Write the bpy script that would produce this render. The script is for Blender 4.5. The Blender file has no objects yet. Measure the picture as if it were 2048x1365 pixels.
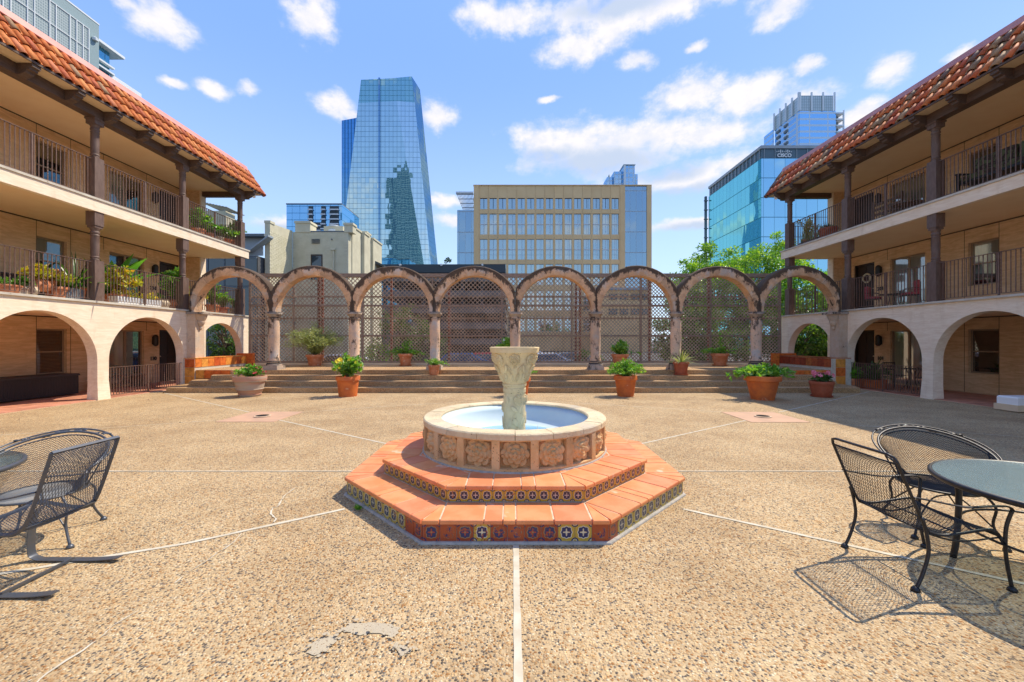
import bpy, bmesh, math, random
from math import sin, cos, pi, radians, sqrt, atan2
from mathutils import Vector, Matrix, Euler
S = bpy.context.scene
COL = S.collection
F = 815.0
HOR = 683.0
H = 1.6
def at(px, py, Y):
    """a point of the photograph at distance Y metres"""
    return Vector(((px-1024)*Y/F, Y, H-(py-HOR)*Y/F))
# ---------------------------------------------------------------- camera
cam = bpy.data.objects.new('camera', bpy.data.cameras.new('camera'))
COL.objects.link(cam); S.camera = cam
cam.location = (0, 0, H); cam.rotation_euler = (radians(90), 0, 0)
cam.data.sensor_width = 36; cam.data.lens = F/2048*36
cam.data.clip_end = 4000; cam.data.clip_start = .05
# ---------------------------------------------------------------- light
SUN = Vector((.60, .37, 1)).normalized()
S.view_settings.view_transform = 'Standard'; S.view_settings.look = 'None'
S.cycles.max_bounces = 12; S.cycles.diffuse_bounces = 8; S.view_settings.gamma = 1; S.view_settings.use_curve_mapping = False
S.view_settings.exposure = 1.45
sl = bpy.data.lights.new('sun', 'SUN'); sl.energy = 2.15; sl.angle = radians(.5); sl.color = (1, .88, .70)
so = bpy.data.objects.new('sun', sl); COL.objects.link(so)
so.rotation_euler = SUN.to_track_quat('Z', 'Y').to_euler()

class NT:
    def __init__(s, nt): s.nt = nt; s.n = nt.nodes; s.l = nt.links
    def node(s, t, **k):
        n = s.n.new(t)
        for a, b in k.items(): setattr(n, a, b)
        return n
    def put(s, sock, v):
        if v is None: return
        if isinstance(v, bpy.types.NodeSocket): s.l.new(v, sock)
        else:
            if sock.type == 'RGBA' and not isinstance(v, (int, float)) and len(v) == 3: v = (*v, 1)
            sock.default_value = v
    def math(s, op, a, b=None, c=None, clamp=False):
        n = s.node('ShaderNodeMath', operation=op, use_clamp=clamp)
        for i, v in enumerate((a, b, c)): s.put(n.inputs[i], v)
        return n.outputs[0]
    def vm(s, op, a, b=None, out=0):
        n = s.node('ShaderNodeVectorMath', operation=op)
        s.put(n.inputs[0], a); s.put(n.inputs[1], b)
        return n.outputs[out]
    def mixc(s, f, a, b, mode='MIX'):
        n = s.node('ShaderNodeMix', data_type='RGBA', blend_type=mode, clamp_factor=True)
        s.put(n.inputs[0], f); s.put(n.inputs[6], a); s.put(n.inputs[7], b)
        return n.outputs[2]
    def ss(s, v, lo, hi, to0=0., to1=1.):
        n = s.node('ShaderNodeMapRange', interpolation_type='SMOOTHSTEP')
        s.put(n.inputs[0], v); s.put(n.inputs[1], lo); s.put(n.inputs[2], hi); s.put(n.inputs[3], to0); s.put(n.inputs[4], to1)
        return n.outputs[0]
    def noise(s, vec, scale, detail=4, rough=.55, dist=0, dim='3D', out=0):
        n = s.node('ShaderNodeTexNoise', noise_dimensions=dim)
        s.put(n.inputs['Vector'], vec); n.inputs['Scale'].default_value = scale
        n.inputs['Detail'].default_value = detail; n.inputs['Roughness'].default_value = rough
        n.inputs['Distortion'].default_value = dist
        return n.outputs[out]
    def vor(s, vec, scale, feature='F1', out='Color', rnd=1):
        n = s.node('ShaderNodeTexVoronoi', feature=feature)
        s.put(n.inputs['Vector'], vec); n.inputs['Scale'].default_value = scale
        n.inputs['Randomness'].default_value = rnd
        return n.outputs[out]
    def ramp(s, f, stops, interp='LINEAR'):
        n = s.node('ShaderNodeValToRGB'); r = n.color_ramp; r.interpolation = interp
        while len(r.elements) < len(stops): r.elements.new(.5)
        for e, (p, c) in zip(r.elements, stops): e.position = p; e.color = (*c, 1)
        s.put(n.inputs[0], f); return n.outputs[0]
    def sep(s, v):
        n = s.node('ShaderNodeSeparateXYZ'); s.put(n.inputs[0], v); return n.outputs
    def comb(s, x=0, y=0, z=0):
        n = s.node('ShaderNodeCombineXYZ'); s.put(n.inputs[0], x); s.put(n.inputs[1], y); s.put(n.inputs[2], z); return n.outputs[0]
    def bump(s, h, strength=.5, dist=.02, normal=None):
        n = s.node('ShaderNodeBump'); n.inputs['Strength'].default_value = strength
        n.inputs['Distance'].default_value = dist; s.put(n.inputs['Height'], h); s.put(n.inputs['Normal'], normal)
        return n.outputs[0]

# sky
W = bpy.data.worlds.new('World'); S.world = W; W.use_nodes = True
g = NT(W.node_tree); g.n.clear()
sky = g.node('ShaderNodeTexSky', sky_type='NISHITA', sun_disc=False)
sky.sun_elevation = math.asin(SUN.z); sky.sun_rotation = atan2(SUN.x, SUN.y)
sky.air_density = 1.0; sky.dust_density = .6; sky.ozone_density = 2.5; sky.altitude = 100
tc = g.node('ShaderNodeTexCoord').outputs['Generated']
d = g.vm('NORMALIZE', tc)
dx, dy, dz = g.sep(d)
az = g.math('ARCTAN2', dx, dy); el = g.math('ARCSINE', dz)
ae = g.comb(az, el, 0)
wob = g.noise(g.vm('MULTIPLY', ae, (1, 1.5, 1)), 7, 6, .62, out=1)
aew = g.vm('ADD', ae, g.vm('MULTIPLY', g.vm('SUBTRACT', wob, (.5, .5, .5)), (.045, .045, 0)))
def blobs(lst, src):
    v = None
    for (px, py, sx, sy) in lst:
        u = (px-1024)/F; w = (HOR-py)/F
        a = math.atan(u); e = math.atan(w/sqrt(1+u*u))
        k = 1/(1+u*u); k2 = 1/sqrt(1+u*u+w*w)
        q = g.vm('MULTIPLY', g.vm('SUBTRACT', src, (a, e, 0)), (F/sx/k, F/sy/k2, 0))
        t = g.math('SUBTRACT', 1.0, g.vm('LENGTH', q, out=1))
        v = t if v is None else g.math('MAXIMUM', v, t)
    return v
CL = [(320,40,85,42),(260,10,50,20),(625,45,60,45),(430,182,50,18),(350,170,35,12),(497,184,30,16),(678,217,52,30),(875,230,40,30),
      (1010,38,110,30),(1250,22,280,42),(1560,18,70,38),(1150,98,90,34),(1225,62,60,42),(1275,118,50,20),(1390,94,30,10),
      (1615,130,36,20),(1780,140,55,38),(1930,104,45,14),(1380,190,95,44),(1490,195,95,46),(1600,215,80,40),(1725,228,60,24),
      (1270,278,230,46),(1150,290,140,50),(1080,280,70,36),(1420,270,140,36),(1200,312,190,44),(1360,358,190,32),(892,402,40,16),(905,442,40,18),
      (570,452,90,18),(1370,452,120,14),(1100,205,30,8),(700,232,40,14),(1480,330,120,26)]
cv = blobs(CL, aew)
fb = g.noise(g.vm('MULTIPLY', ae, (1, 1.5, 1)), 13, 9, .62)
fine = g.math('MULTIPLY', g.math('SUBTRACT', fb, .5), 1.9)
m1 = g.ss(g.math('ADD', cv, fine), -.12, .74)
# the rest of the sky, outside the part in view: the same broken cloud
far = g.ss(g.math('MAXIMUM', g.math('SUBTRACT', g.math('ABSOLUTE', az), .95), g.math('MULTIPLY', g.math('SUBTRACT', el, .74), 2.)), 0., .12)
gn = g.noise(g.vm('MULTIPLY', d, (1, 1, 2.2)), 3.2, 8, .58)
m2 = g.math('MULTIPLY', g.ss(gn, .52, .68), far)
mask = g.math('MULTIPLY', g.math('MAXIMUM', m1, m2), g.ss(el, -.02, .05))
mask = g.math('MULTIPLY', mask, .95)
shade = g.ss(g.math('ADD', blobs([(1190,325,210,42),(1100,310,100,26),(1330,345,120,26),(1350,385,170,24),(1240,12,180,30),(570,460,120,20),(1380,460,140,20)], aew), g.math('MULTIPLY', fine, .35)), 0., .75)
shade = g.math('MAXIMUM', shade, g.math('MULTIPLY', g.ss(fb, .62, .4), .35))
ccol = g.mixc(shade, (5.5, 5.25, 5.2), (3.2, 3.7, 4.6))
hz = g.ss(el, .0, .75)
# thin bright veil over the clear blue, whiter towards the horizon
veil = g.mixc(g.ss(el, .0, .62), (3.7, 5.0, 6.4), (1.50, 2.75, 6.3))
skyc = g.mixc(.80, sky.outputs[0], veil)
fin = g.mixc(mask, skyc, ccol)
bg = g.node('ShaderNodeBackground'); g.put(bg.inputs[0], fin); bg.inputs[1].default_value = .072
ow = g.node('ShaderNodeOutputWorld'); g.l.new(bg.outputs[0], ow.inputs[0])

# ---------------------------------------------------------------- materials
MATS = {}
def mat(name, c1, c2=None, scale=3., rough=.8, metal=0., bump=0., bscale=40., bdist=.01, spec=.5, rnd=0., stretch=None,
        speck=None, hue=0., detail=5, contrast=(.35, .65), obj=False, trans=0., spots=None):
    m = bpy.data.materials.new(name); m.use_nodes = True
    g = NT(m.node_tree); b = g.n['Principled BSDF']
    if obj: pos = g.node('ShaderNodeTexCoord').outputs['Object']
    else: pos = g.node('ShaderNodeNewGeometry').outputs['Position']
    if stretch: pos = g.vm('MULTIPLY', pos, stretch)
    col = c1
    if c2:
        col = g.mixc(g.ss(g.noise(pos, scale, detail), *contrast), c1, c2)
    if speck:
        sc, thr, cc = speck
        col = g.mixc(g.ss(g.noise(pos, sc, 3), thr, thr+.06), col, cc)
    if spots:
        sc, thr, cc = spots
        col = g.mixc(g.ss(g.vor(pos, sc, out='Distance'), thr, thr*.6), col, cc)
    if rnd or hue:
        r = g.node('ShaderNodeObjectInfo').outputs['Random']
        h = g.node('ShaderNodeHueSaturation')
        g.put(h.inputs['Color'], col)
        g.put(h.inputs['Value'], g.math('ADD', 1-rnd/2, g.math('MULTIPLY', r, rnd)))
        r2 = g.math('FRACT', g.math('MULTIPLY', r, 17.37))
        g.put(h.inputs['Hue'], g.math('ADD', .5-hue/2, g.math('MULTIPLY', r2, hue)))
        col = h.outputs[0]
    g.put(b.inputs['Base Color'], col)
    b.inputs['Roughness'].default_value = rough; b.inputs['Metallic'].default_value = metal
    b.inputs['Specular IOR Level'].default_value = spec
    if bump: g.put(b.inputs['Normal'], g.bump(g.noise(pos, bscale, 5, .6), bump, bdist))
    MATS[name] = m
    return m

def leafmat(name, c1, c2, c3=None, scale=2.5):
    m = bpy.data.materials.new(name); m.use_nodes = True
    g = NT(m.node_tree); g.n.clear()
    pos = g.node('ShaderNodeNewGeometry').outputs['Position']
    isl = g.node('ShaderNodeNewGeometry').outputs['Random Per Island']
    col = g.mixc(g.ss(g.noise(pos, scale, 2), .35, .65), c1, c2)
    col = g.mixc(g.math('MULTIPLY', isl, .5), col, c2)
    if c3: col = g.mixc(g.ss(isl, .72, .8), col, c3)
    di = g.node('ShaderNodeBsdfDiffuse'); tr = g.node('ShaderNodeBsdfTranslucent'); gl = g.node('ShaderNodeBsdfGlossy')
    gl.inputs['Roughness'].default_value = .4; gl.inputs['Color'].default_value = (1, 1, 1, 1)
    g.put(di.inputs[0], col)
    g.put(tr.inputs[0], g.mixc(1., col, (1.5, 1.45, .7), 'MULTIPLY'))
    m1 = g.node('ShaderNodeMixShader'); m1.inputs[0].default_value = .42
    g.l.new(di.outputs[0], m1.inputs[1]); g.l.new(tr.outputs[0], m1.inputs[2])
    m2 = g.node('ShaderNodeMixShader'); m2.inputs[0].default_value = .05
    g.l.new(m1.outputs[0], m2.inputs[1]); g.l.new(gl.outputs[0], m2.inputs[2])
    o = g.node('ShaderNodeOutputMaterial'); g.l.new(m2.outputs[0], o.inputs[0])
    MATS[name] = m; return m

def gridglass(name, tint, dark, axis, du, dz, lu=.06, lz=.08, line=(.1, .15, .18), refl=.75, wob=.02, band=None, off=(0, 0), lineM=None, lowz=None):
    """tinted mirror glass with thin joints every du across and dz up; each pane tilted a touch"""
    m = bpy.data.materials.new(name); m.use_nodes = True
    g = NT(m.node_tree); g.n.clear()
    geo = g.node('ShaderNodeNewGeometry')
    p = g.sep(geo.outputs['Position'])
    u = g.math('DIVIDE', g.math('ADD', p[axis], 5000+off[0]), du); v = g.math('DIVIDE', g.math('ADD', p[2], 500+off[1]), dz)
    fu = g.math('FRACT', u); fv = g.math('FRACT', v)
    ln = g.math('MAXIMUM', g.math('LESS_THAN', fu, lu/du), g.math('LESS_THAN', fv, lz/dz))
    cell = g.comb(g.math('FLOOR', u), g.math('FLOOR', v), 0)
    wn = g.node('ShaderNodeTexWhiteNoise', noise_dimensions='2D'); g.l.new(cell, wn.inputs[0])
    nz = g.noise(geo.outputs['Position'], .08, 2, out=1)
    off2 = g.vm('ADD', g.vm('MULTIPLY', g.vm('SUBTRACT', wn.outputs[1], (.5, .5, .5)), (wob, wob, wob)),
                g.vm('MULTIPLY', g.vm('SUBTRACT', nz, (.5, .5, .5)), (wob*1.5, wob*1.5, wob*1.5)))
    nrm = g.vm('NORMALIZE', g.vm('ADD', geo.outputs['Normal'], off2))
    gl = g.node('ShaderNodeBsdfGlossy'); gl.inputs['Roughness'].default_value = .02
    g.put(gl.inputs['Color'], g.mixc(g.math('MULTIPLY', wn.outputs[0], .25), tint, tuple(c*.75 for c in tint)))
    g.l.new(nrm, gl.inputs['Normal'])
    di = g.node('ShaderNodeBsdfDiffuse')
    dk = dark
    if band:   # opaque spandrel band on each floor
        dk = g.mixc(g.math('GREATER_THAN', fv, band[0]), dark, band[1])
    g.put(di.inputs[0], dk)
    m1 = g.node('ShaderNodeMixShader'); m1.inputs[0].default_value = refl
    if band: g.put(m1.inputs[0], g.math('MULTIPLY', g.math('SUBTRACT', 1., g.math('MULTIPLY', g.math('GREATER_THAN', fv, band[0]), .6)), refl))
    g.l.new(di.outputs[0], m1.inputs[1]); g.l.new(gl.outputs[0], m1.inputs[2])
    dl = g.node('ShaderNodeBsdfDiffuse'); g.put(dl.inputs[0], line)
    m2 = g.node('ShaderNodeMixShader'); g.put(m2.inputs[0], g.math('MULTIPLY', ln, .85))
    g.l.new(m1.outputs[0], m2.inputs[1]); g.l.new(dl.outputs[0], m2.inputs[2])
    o = g.node('ShaderNodeOutputMaterial'); g.l.new(m2.outputs[0], o.inputs[0])
    MATS[name] = m; return m

def aggregate(name, tintc=(1, 1, 1)):
    m = bpy.data.materials.new(name); m.use_nodes = True
    g = NT(m.node_tree); b = g.n['Principled BSDF']
    pos = g.node('ShaderNodeNewGeometry').outputs['Position']
    jit = g.vm('ADD', pos, g.vm('MULTIPLY', g.noise(pos, 30, 2, out=1), (.012, .012, .012)))
    rc = g.sep(g.vor(jit, 74, out='Color'))
    dist = g.vor(jit, 74, out='Distance')
    peb = g.ramp(rc[0], [(0, (.46, .29, .14)), (.17, (.58, .41, .23)), (.34, (.36, .18, .065)), (.46, (.68, .51, .31)), (.62, (.44, .31, .19)),
                         (.72, (.10, .085, .075)), (.82, (.185, .16, .14)), (.93, (.68, .58, .42))], 'CONSTANT')
    isp = g.math('MULTIPLY', g.ss(dist, .62, .45), g.ss(rc[1], .10, .18))
    col = g.mixc(isp, (.51, .39, .24), peb)
    col = g.mixc(g.math('MULTIPLY', g.ss(g.noise(pos, 26, 3, .7), .38, .66), .55), col, g.mixc(1., col, (.66, .60, .55), 'MULTIPLY'))
    col = g.mixc(g.math('MULTIPLY', g.ss(g.vor(pos, 17, out='Distance'), .5, .1), .28), col, g.mixc(1., col, (1.25, 1.12, .92), 'MULTIPLY'))
    big = g.noise(pos, .9, 5, .6)
    col = g.mixc(g.ss(big, .35, .7), col, g.mixc(1., col, (.80, .76, .72), 'MULTIPLY'))
    col = g.mixc(g.ss(g.noise(pos, 2.7, 4), .6, .75, 0, .35), col, g.mixc(1., col, (1.12, .92, .62), 'MULTIPLY'))
    col = g.mixc(g.ss(g.noise(g.vm('MULTIPLY', pos, (.35, 1, 1)), .5, 4), .52, .68, 0, .6), col, g.mixc(1., col, (.74, .72, .70), 'MULTIPLY'))
    # dried water marks and drip stains with a ragged rim
    wm = g.noise(pos, .75, 6, .7, .6)
    col = g.mixc(g.math('MULTIPLY', g.ss(g.math('ABSOLUTE', g.math('SUBTRACT', wm, .54)), .018, .0), .35), col, g.mixc(1., col, (.68, .62, .55), 'MULTIPLY'))
    col = g.mixc(g.ss(g.noise(pos, 5.5, 3), .70, .76, 0, .5), col, g.mixc(1., col, (.55, .50, .46), 'MULTIPLY'))
    col = g.mixc(1., col, tintc, 'MULTIPLY')
    g.put(b.inputs['Base Color'], col); b.inputs['Roughness'].default_value = .8
    b.inputs['Specular IOR Level'].default_value = .3
    h = g.math('MULTIPLY', g.math('SUBTRACT', 1., dist), isp)
    g.put(b.inputs['Normal'], g.bump(h, .8, .008))
    MATS[name] = m; return m
aggregate('aggregate', (1.07, 1.065, .99)); aggregate('aggregate_step', (1.12, 1.0, .86))

def stucco(name, c1, c2, comb=False):
    m = bpy.data.materials.new(name); m.use_nodes = True
    g = NT(m.node_tree); b = g.n['Principled BSDF']
    pos = g.node('ShaderNodeNewGeometry').outputs['Position']
    st = g.vm('MULTIPLY', pos, (1, .35, 2.2))
    n1 = g.noise(st, 6, 6, .65, 1.0)
    col = g.mixc(g.ss(n1, .35, .68), c1, c2)
    # grime running down and pooling by patches
    gr = g.noise(g.vm('MULTIPLY', pos, (1.3, 1.3, .35)), 2.2, 5, .6)
    col = g.mixc(g.ss(gr, .52, .78, 0, .5), col, g.mixc(1., col, (.72, .64, .55), 'MULTIPLY'))
    g.put(b.inputs['Base Color'], col); b.inputs['Roughness'].default_value = .9
    b.inputs['Specular IOR Level'].default_value = .2
    h = g.noise(st, 22 if not comb else 34, 6, .7, 1.5)
    g.put(b.inputs['Normal'], g.bump(h, .45 if not comb else .7, .012))
    MATS[name] = m
stucco('stucco', (.80, .65, .48), (.90, .77, .60))
stucco('wall_stucco', (.62, .42, .235), (.78, .56, .34), True)
mat('ceiling', (.82, .61, .38), (.85, .65, .42), 2, bump=.25, bscale=120, bdist=.004)
mat('coping', (.60, .56, .47), (.50, .45, .37), 3, rough=.85, bump=.4, bscale=50, speck=(9, .66, (.3, .27, .22)))
mat('brown_wood', (.085, .05, .036), (.12, .075, .055), 5, rough=.6, bump=.5, bscale=30, stretch=(6, 1, 6))
mat('brown_post', (.125, .075, .055), (.165, .105, .08), 6, rough=.6, bump=.4, bscale=30, stretch=(3, 3, .8))
mat('rail_metal', (.15, .09, .07), (.20, .125, .095), 12, rough=.5, metal=.2)
mat('dark_bronze', (.05, .035, .028), rough=.4, metal=.4)
mat('tan_frame', (.30, .215, .14), rough=.5)
mat('door_wood', (.022, .013, .010), (.035, .02, .014), 12, rough=.5, stretch=(4, 4, .6))
mat('cream_fascia', (.74, .58, .38), (.68, .52, .34), 3, rough=.85)
mat('ridge_cap', (.52, .20, .17), (.60, .26, .22), 2, rough=.5, metal=.1)
mat('roof_under', (.16, .06, .035), (.10, .045, .03), 4)
mat('black_fitting', (.018, .016, .015), rough=.45)
mat('lamp_glass', (.55, .45, .30), rough=.3)
def clay(name, stops, gl=.62):
    m = bpy.data.materials.new(name); m.use_nodes = True
    g = NT(m.node_tree); b = g.n['Principled BSDF']; b.inputs['Specular IOR Level'].default_value = .25
    pos = g.node('ShaderNodeNewGeometry').outputs['Position']
    r = g.node('ShaderNodeObjectInfo').outputs['Random']
    c = g.ramp(r, stops, 'CONSTANT')
    v = g.noise(pos, 9, 5, .65)
    c = g.mixc(g.ss(v, .40, .72), c, g.mixc(1., c, (.62, .55, .5), 'MULTIPLY'))
    c = g.mixc(g.ss(g.noise(pos, 33, 3), .66, .74, 0, .4), c, (.06, .045, .04))
    g.put(b.inputs['Base Color'], c); g.put(b.inputs['Roughness'], g.math('ADD', gl, g.math('MULTIPLY', v, .25)))
    g.put(b.inputs['Normal'], g.bump(g.noise(pos, 60, 4), .2, .004))
    MATS[name] = m
clay('roof_tile_left', [(0, (.52, .155, .04)), (.2, (.60, .21, .06)), (.38, (.45, .12, .05)), (.52, (.64, .26, .085)), (.66, (.50, .15, .045)), (.78, (.56, .20, .09)), (.88, (.36, .22, .12)), (.94, (.54, .14, .04))])
clay('roof_tile_right', [(0, (.58, .13, .04)), (.2, (.66, .20, .06)), (.38, (.48, .10, .045)), (.50, (.42, .25, .13)), (.62, (.62, .16, .05)), (.76, (.20, .12, .09)), (.84, (.46, .12, .05)), (.94, (.30, .19, .11))])
clay('wall_tile', [(0, (.70, .17, .035)), (.2, (.76, .31, .06)), (.4, (.60, .13, .03)), (.55, (.72, .22, .045)), (.7, (.76, .34, .07)), (.85, (.56, .11, .03))], .35)
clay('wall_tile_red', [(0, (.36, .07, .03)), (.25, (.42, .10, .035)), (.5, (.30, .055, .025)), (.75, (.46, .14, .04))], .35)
mat('grout', (.62, .56, .46), (.5, .45, .36), 20, rough=.9)
mat('grey_grout', (.33, .32, .29), (.45, .42, .37), 20, rough=.9, bump=.6, bscale=60)
mat('mortar_grout', (.66, .50, .34), (.55, .40, .27), 20, rough=.9)
mat('saltillo', (.66, .215, .075), (.74, .275, .115), 5, rough=.7, rnd=.16, hue=.012, bump=.25, bscale=45, speck=(3.5, .68, (.76, .42, .27)))
mat('gallery_tile', (.46, .19, .11), (.54, .25, .16), 5, rough=.7, rnd=.3)
mat('pink_tile', (.54, .33, .21), (.46, .29, .19), 3, rough=.8)
mat('white_line', (.60, .55, .43), (.50, .44, .32), 7, rough=.8, speck=(30, .66, (.45, .38, .28)))
mat('mortar', (.43, .37, .265), (.46, .39, .27), 9, rough=.9, bump=.5, bscale=60, spots=(60, .30, (.30, .22, .14)))
mat('pot_orange', (.64, .165, .028), (.50, .12, .03), 5, rough=.7, bump=.2, bscale=40, rnd=.14, speck=(5, .66, (.55, .27, .14)))
mat('pot_terra', (.50, .16, .06), (.58, .24, .12), 6, rough=.8, bump=.15, bscale=40, rnd=.15, speck=(7, .62, (.60, .36, .24)))
mat('pot_red', (.34, .075, .03), (.42, .11, .05), 6, rough=.7, bump=.15, bscale=40)
mat('pot_grey', (.42, .33, .26), (.46, .25, .17), 1.0, rough=.85, bump=.2, bscale=40, stretch=(.6, .6, 14), contrast=(.45, .55))
mat('pot_cream', (.62, .52, .38), (.5, .38, .26), 6, rough=.8, bump=.3)
mat('soil', (.06, .04, .028), (.1, .07, .05), 30, bump=.8)
mat('galvanised', (.42, .43, .44), (.3, .3, .31), 6, rough=.45, metal=.6)
mat('basin_paint', (.56, .66, .69), (.50, .62, .67), 3, rough=.75, speck=(12, .68, (.45, .58, .66)))
mat('water', (.20, .42, .60), rough=.05, spec=.6)
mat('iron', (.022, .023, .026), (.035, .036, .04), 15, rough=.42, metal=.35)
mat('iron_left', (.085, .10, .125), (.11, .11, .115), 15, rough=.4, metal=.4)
mat('white_plastic', (.86, .86, .84), rough=.4)
mat('wicker', (.035, .025, .022), (.06, .045, .04), 60, rough=.7, bump=1, bscale=90, stretch=(1, 4, 1))
mat('cushion_red', (.35, .03, .045), (.45, .12, .13), 30, rough=.9)
mat('cushion_green', (.10, .11, .045), (.05, .028, .02), 9, rough=.9, contrast=(.48, .52))
mat('rust', (.30, .085, .045), (.20, .055, .035), 4, rough=.8, bump=.3)
mat('grey_wood', (.36, .26, .19), (.24, .175, .13), 5, rough=.9, bump=.5, bscale=30, stretch=(1, 1, 5), speck=(3, .62, (.40, .33, .27)))
mat('grey_lath', (.47, .35, .25), (.32, .235, .165), 2.5, rough=.9)
mat('bark', (.10, .075, .05), (.16, .12, .09), 8, rough=.95, bump=.8, bscale=20)
mat('stem', (.10, .11, .035), rough=.8)
mat('yellow_flower', (.80, .58, .02), (.85, .7, .05), 10, rough=.7)
mat('pink_flower', (.75, .09, .16), (.8, .3, .35), 30, rough=.7)
mat('red_flower', (.5, .03, .05), rough=.7)
mat('white_flower', (.8, .78, .7), rough=.7)
leafmat('leaf_green', (.08, .24, .02), (.17, .40, .04), (.30, .48, .06))
leafmat('leaf_yellow', (.24, .34, .025), (.52, .50, .03), (.62, .36, .04))
leafmat('leaf_dark', (.03, .085, .012), (.065, .16, .022), (.13, .24, .03))
leafmat('leaf_fern', (.22, .29, .09), (.36, .42, .15), (.42, .46, .2))
leafmat('leaf_tree', (.08, .21, .018), (.20, .43, .03), (.38, .56, .05), .55)
leafmat('leaf_banana', (.06, .26, .012), (.11, .36, .03))
mat('asphalt', (.06, .058, .055), (.08, .075, .07), 2, rough=.95)
mat('concrete', (.34, .32, .29), (.26, .25, .23), .6, rough=.9)
mat('garage_dark', (.08, .085, .09), (.06, .06, .065), 1, rough=.8)
mat('garage_slab', (.20, .19, .18), (.15, .145, .14), .8, rough=.9)
mat('cream_brick', (.52, .49, .34), (.58, .55, .40), 2, rough=.85, rnd=.1)
mat('cream_paint', (.58, .55, .40), (.50, .47, .34), 1.2, rough=.85)
mat('slate_grey', (.12, .15, .17), rough=.7)
mat('dark_fascia', (.035, .05, .06), rough=.6)
mat('tan_panel', (.74, .49, .24), (.78, .53, .27), .3, rough=.8, rnd=.06)
mat('white_metal', (.62, .66, .68), rough=.5)
mat('grey_metal', (.28, .33, .36), (.32, .37, .40), .4, rough=.6)
mat('blue_grey', (.20, .29, .32), (.22, .31, .34), .2, rough=.7)
mat('window_dark', (.03, .045, .055), rough=.06, spec=.9)
mat('car_blue', (.03, .10, .28), rough=.2, spec=.8); mat('car_red', (.45, .02, .02), rough=.2, spec=.8)
mat('car_white', (.65, .67, .7), rough=.2, spec=.8); mat('car_grey', (.16, .2, .24), rough=.2, spec=.8)
mat('tyre', (.02, .02, .02), rough=.8)

def roomglass(name, blind, k=.5, tint=(.9, .95, 1)):
    """window pane: reflective outside, blind or dark room behind"""
    m = bpy.data.materials.new(name); m.use_nodes = True
    g = NT(m.node_tree); b = g.n['Principled BSDF']
    pos = g.node('ShaderNodeNewGeometry').outputs['Position']
    p = g.sep(pos)
    fold = g.noise(g.comb(g.math('MULTIPLY', p[0], 0.), g.math('MULTIPLY', p[1], 11.), g.math('MULTIPLY', p[2], .1)), 1., 2)
    c = g.mixc(fold, blind, tuple(x*.55 for x in blind))
    g.put(b.inputs['Base Color'], c); b.inputs['Roughness'].default_value = .03
    b.inputs['Specular IOR Level'].default_value = 1.; b.inputs['IOR'].default_value = 1.9
    b.inputs['Coat Weight'].default_value = k; b.inputs['Coat Roughness'].default_value = .02
    n = g.noise(pos, 1.2, 2, out=1)
    geo = g.node('ShaderNodeNewGeometry')
    g.put(b.inputs['Coat Normal'], g.vm('NORMALIZE', g.vm('ADD', geo.outputs['Normal'], g.vm('MULTIPLY', g.vm('SUBTRACT', n, (.5, .5, .5)), (.03, .03, .03)))))
    MATS[name] = m
roomglass('glass_dark', (.02, .022, .022)); roomglass('glass_blind', (.30, .30, .24)); roomglass('glass_slat', (.045, .035, .03))

def stone(name, c1, c2, c3, black=.55, dz=None, bs=1., up=.42):
    m = bpy.data.materials.new(name); m.use_nodes = True
    g = NT(m.node_tree); b = g.n['Principled BSDF']
    geo = g.node('ShaderNodeNewGeometry'); pos = geo.outputs['Position']; nz = g.sep(geo.outputs['Normal'])[2]
    n1 = g.noise(pos, 5.5, 7, .7); n2 = g.noise(pos, 1.9, 6, .65)
    c = g.mixc(g.ss(n1, .38, .62), c1, c2); c = g.mixc(g.ss(n2, .5, .68), c, c3)
    r = g.node('ShaderNodeObjectInfo').outputs['Random']
    h = g.node('ShaderNodeHueSaturation'); g.put(h.inputs['Color'], c); g.put(h.inputs['Value'], g.math('ADD', .84, g.math('MULTIPLY', r, .3)))
    c = h.outputs[0]
    z = g.sep(pos)[2]
    # soot-black lichen: wherever rain sits (upward faces), in the valleys above the capitals, and in drifting blotches
    st = g.noise(g.vm('MULTIPLY', pos, (1, 1, .5)), 4.6, 8, .74)
    at_ = g.node('ShaderNodeAttribute'); at_.attribute_name = 'stain'
    amt = g.math('MAXIMUM', g.math('MULTIPLY', g.ss(nz, .15, .6), up), g.math('MULTIPLY', at_.outputs['Fac'], .34))
    if dz:
        w = g.math('SUBTRACT', 1., g.math('ABSOLUTE', g.math('DIVIDE', g.math('SUBTRACT', z, dz[0]), dz[1])), clamp=True)
        amt = g.math('MAXIMUM', amt, g.math('MULTIPLY', w, dz[2]))
    k = g.ss(g.math('ADD', st, amt), black, black+.09)
    pit = g.math('MULTIPLY', g.ss(g.vor(pos, 38, out='Distance'), .22, .12), g.ss(g.noise(pos, 7, 2), .5, .6))
    c = g.mixc(g.math('MULTIPLY', k, .88), c, (.035, .028, .024))
    c = g.mixc(g.math('MULTIPLY', pit, .8), c, (.06, .04, .03))
    g.put(b.inputs['Base Color'], c); b.inputs['Roughness'].default_value = .92; b.inputs['Specular IOR Level'].default_value = .2
    hh = g.math('SUBTRACT', g.noise(pos, 16*bs, 8, .72), g.math('MULTIPLY', pit, .5))
    g.put(b.inputs['Normal'], g.bump(hh, .8, .02))
    MATS[name] = m
stone('arcade_stone', (.74, .47, .27), (.58, .36, .22), (.58, .49, .41), .60, (2.9, .40, .10))
stone('column_stone', (.70, .48, .32), (.58, .42, .31), (.50, .46, .42), .545, (2.5, .5, .16))
stone('base_stone', (.48, .38, .30), (.38, .31, .25), (.32, .29, .26), .52)
stone('pier_stone', (.60, .43, .30), (.64, .50, .37), (.52, .43, .35), .60)
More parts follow.
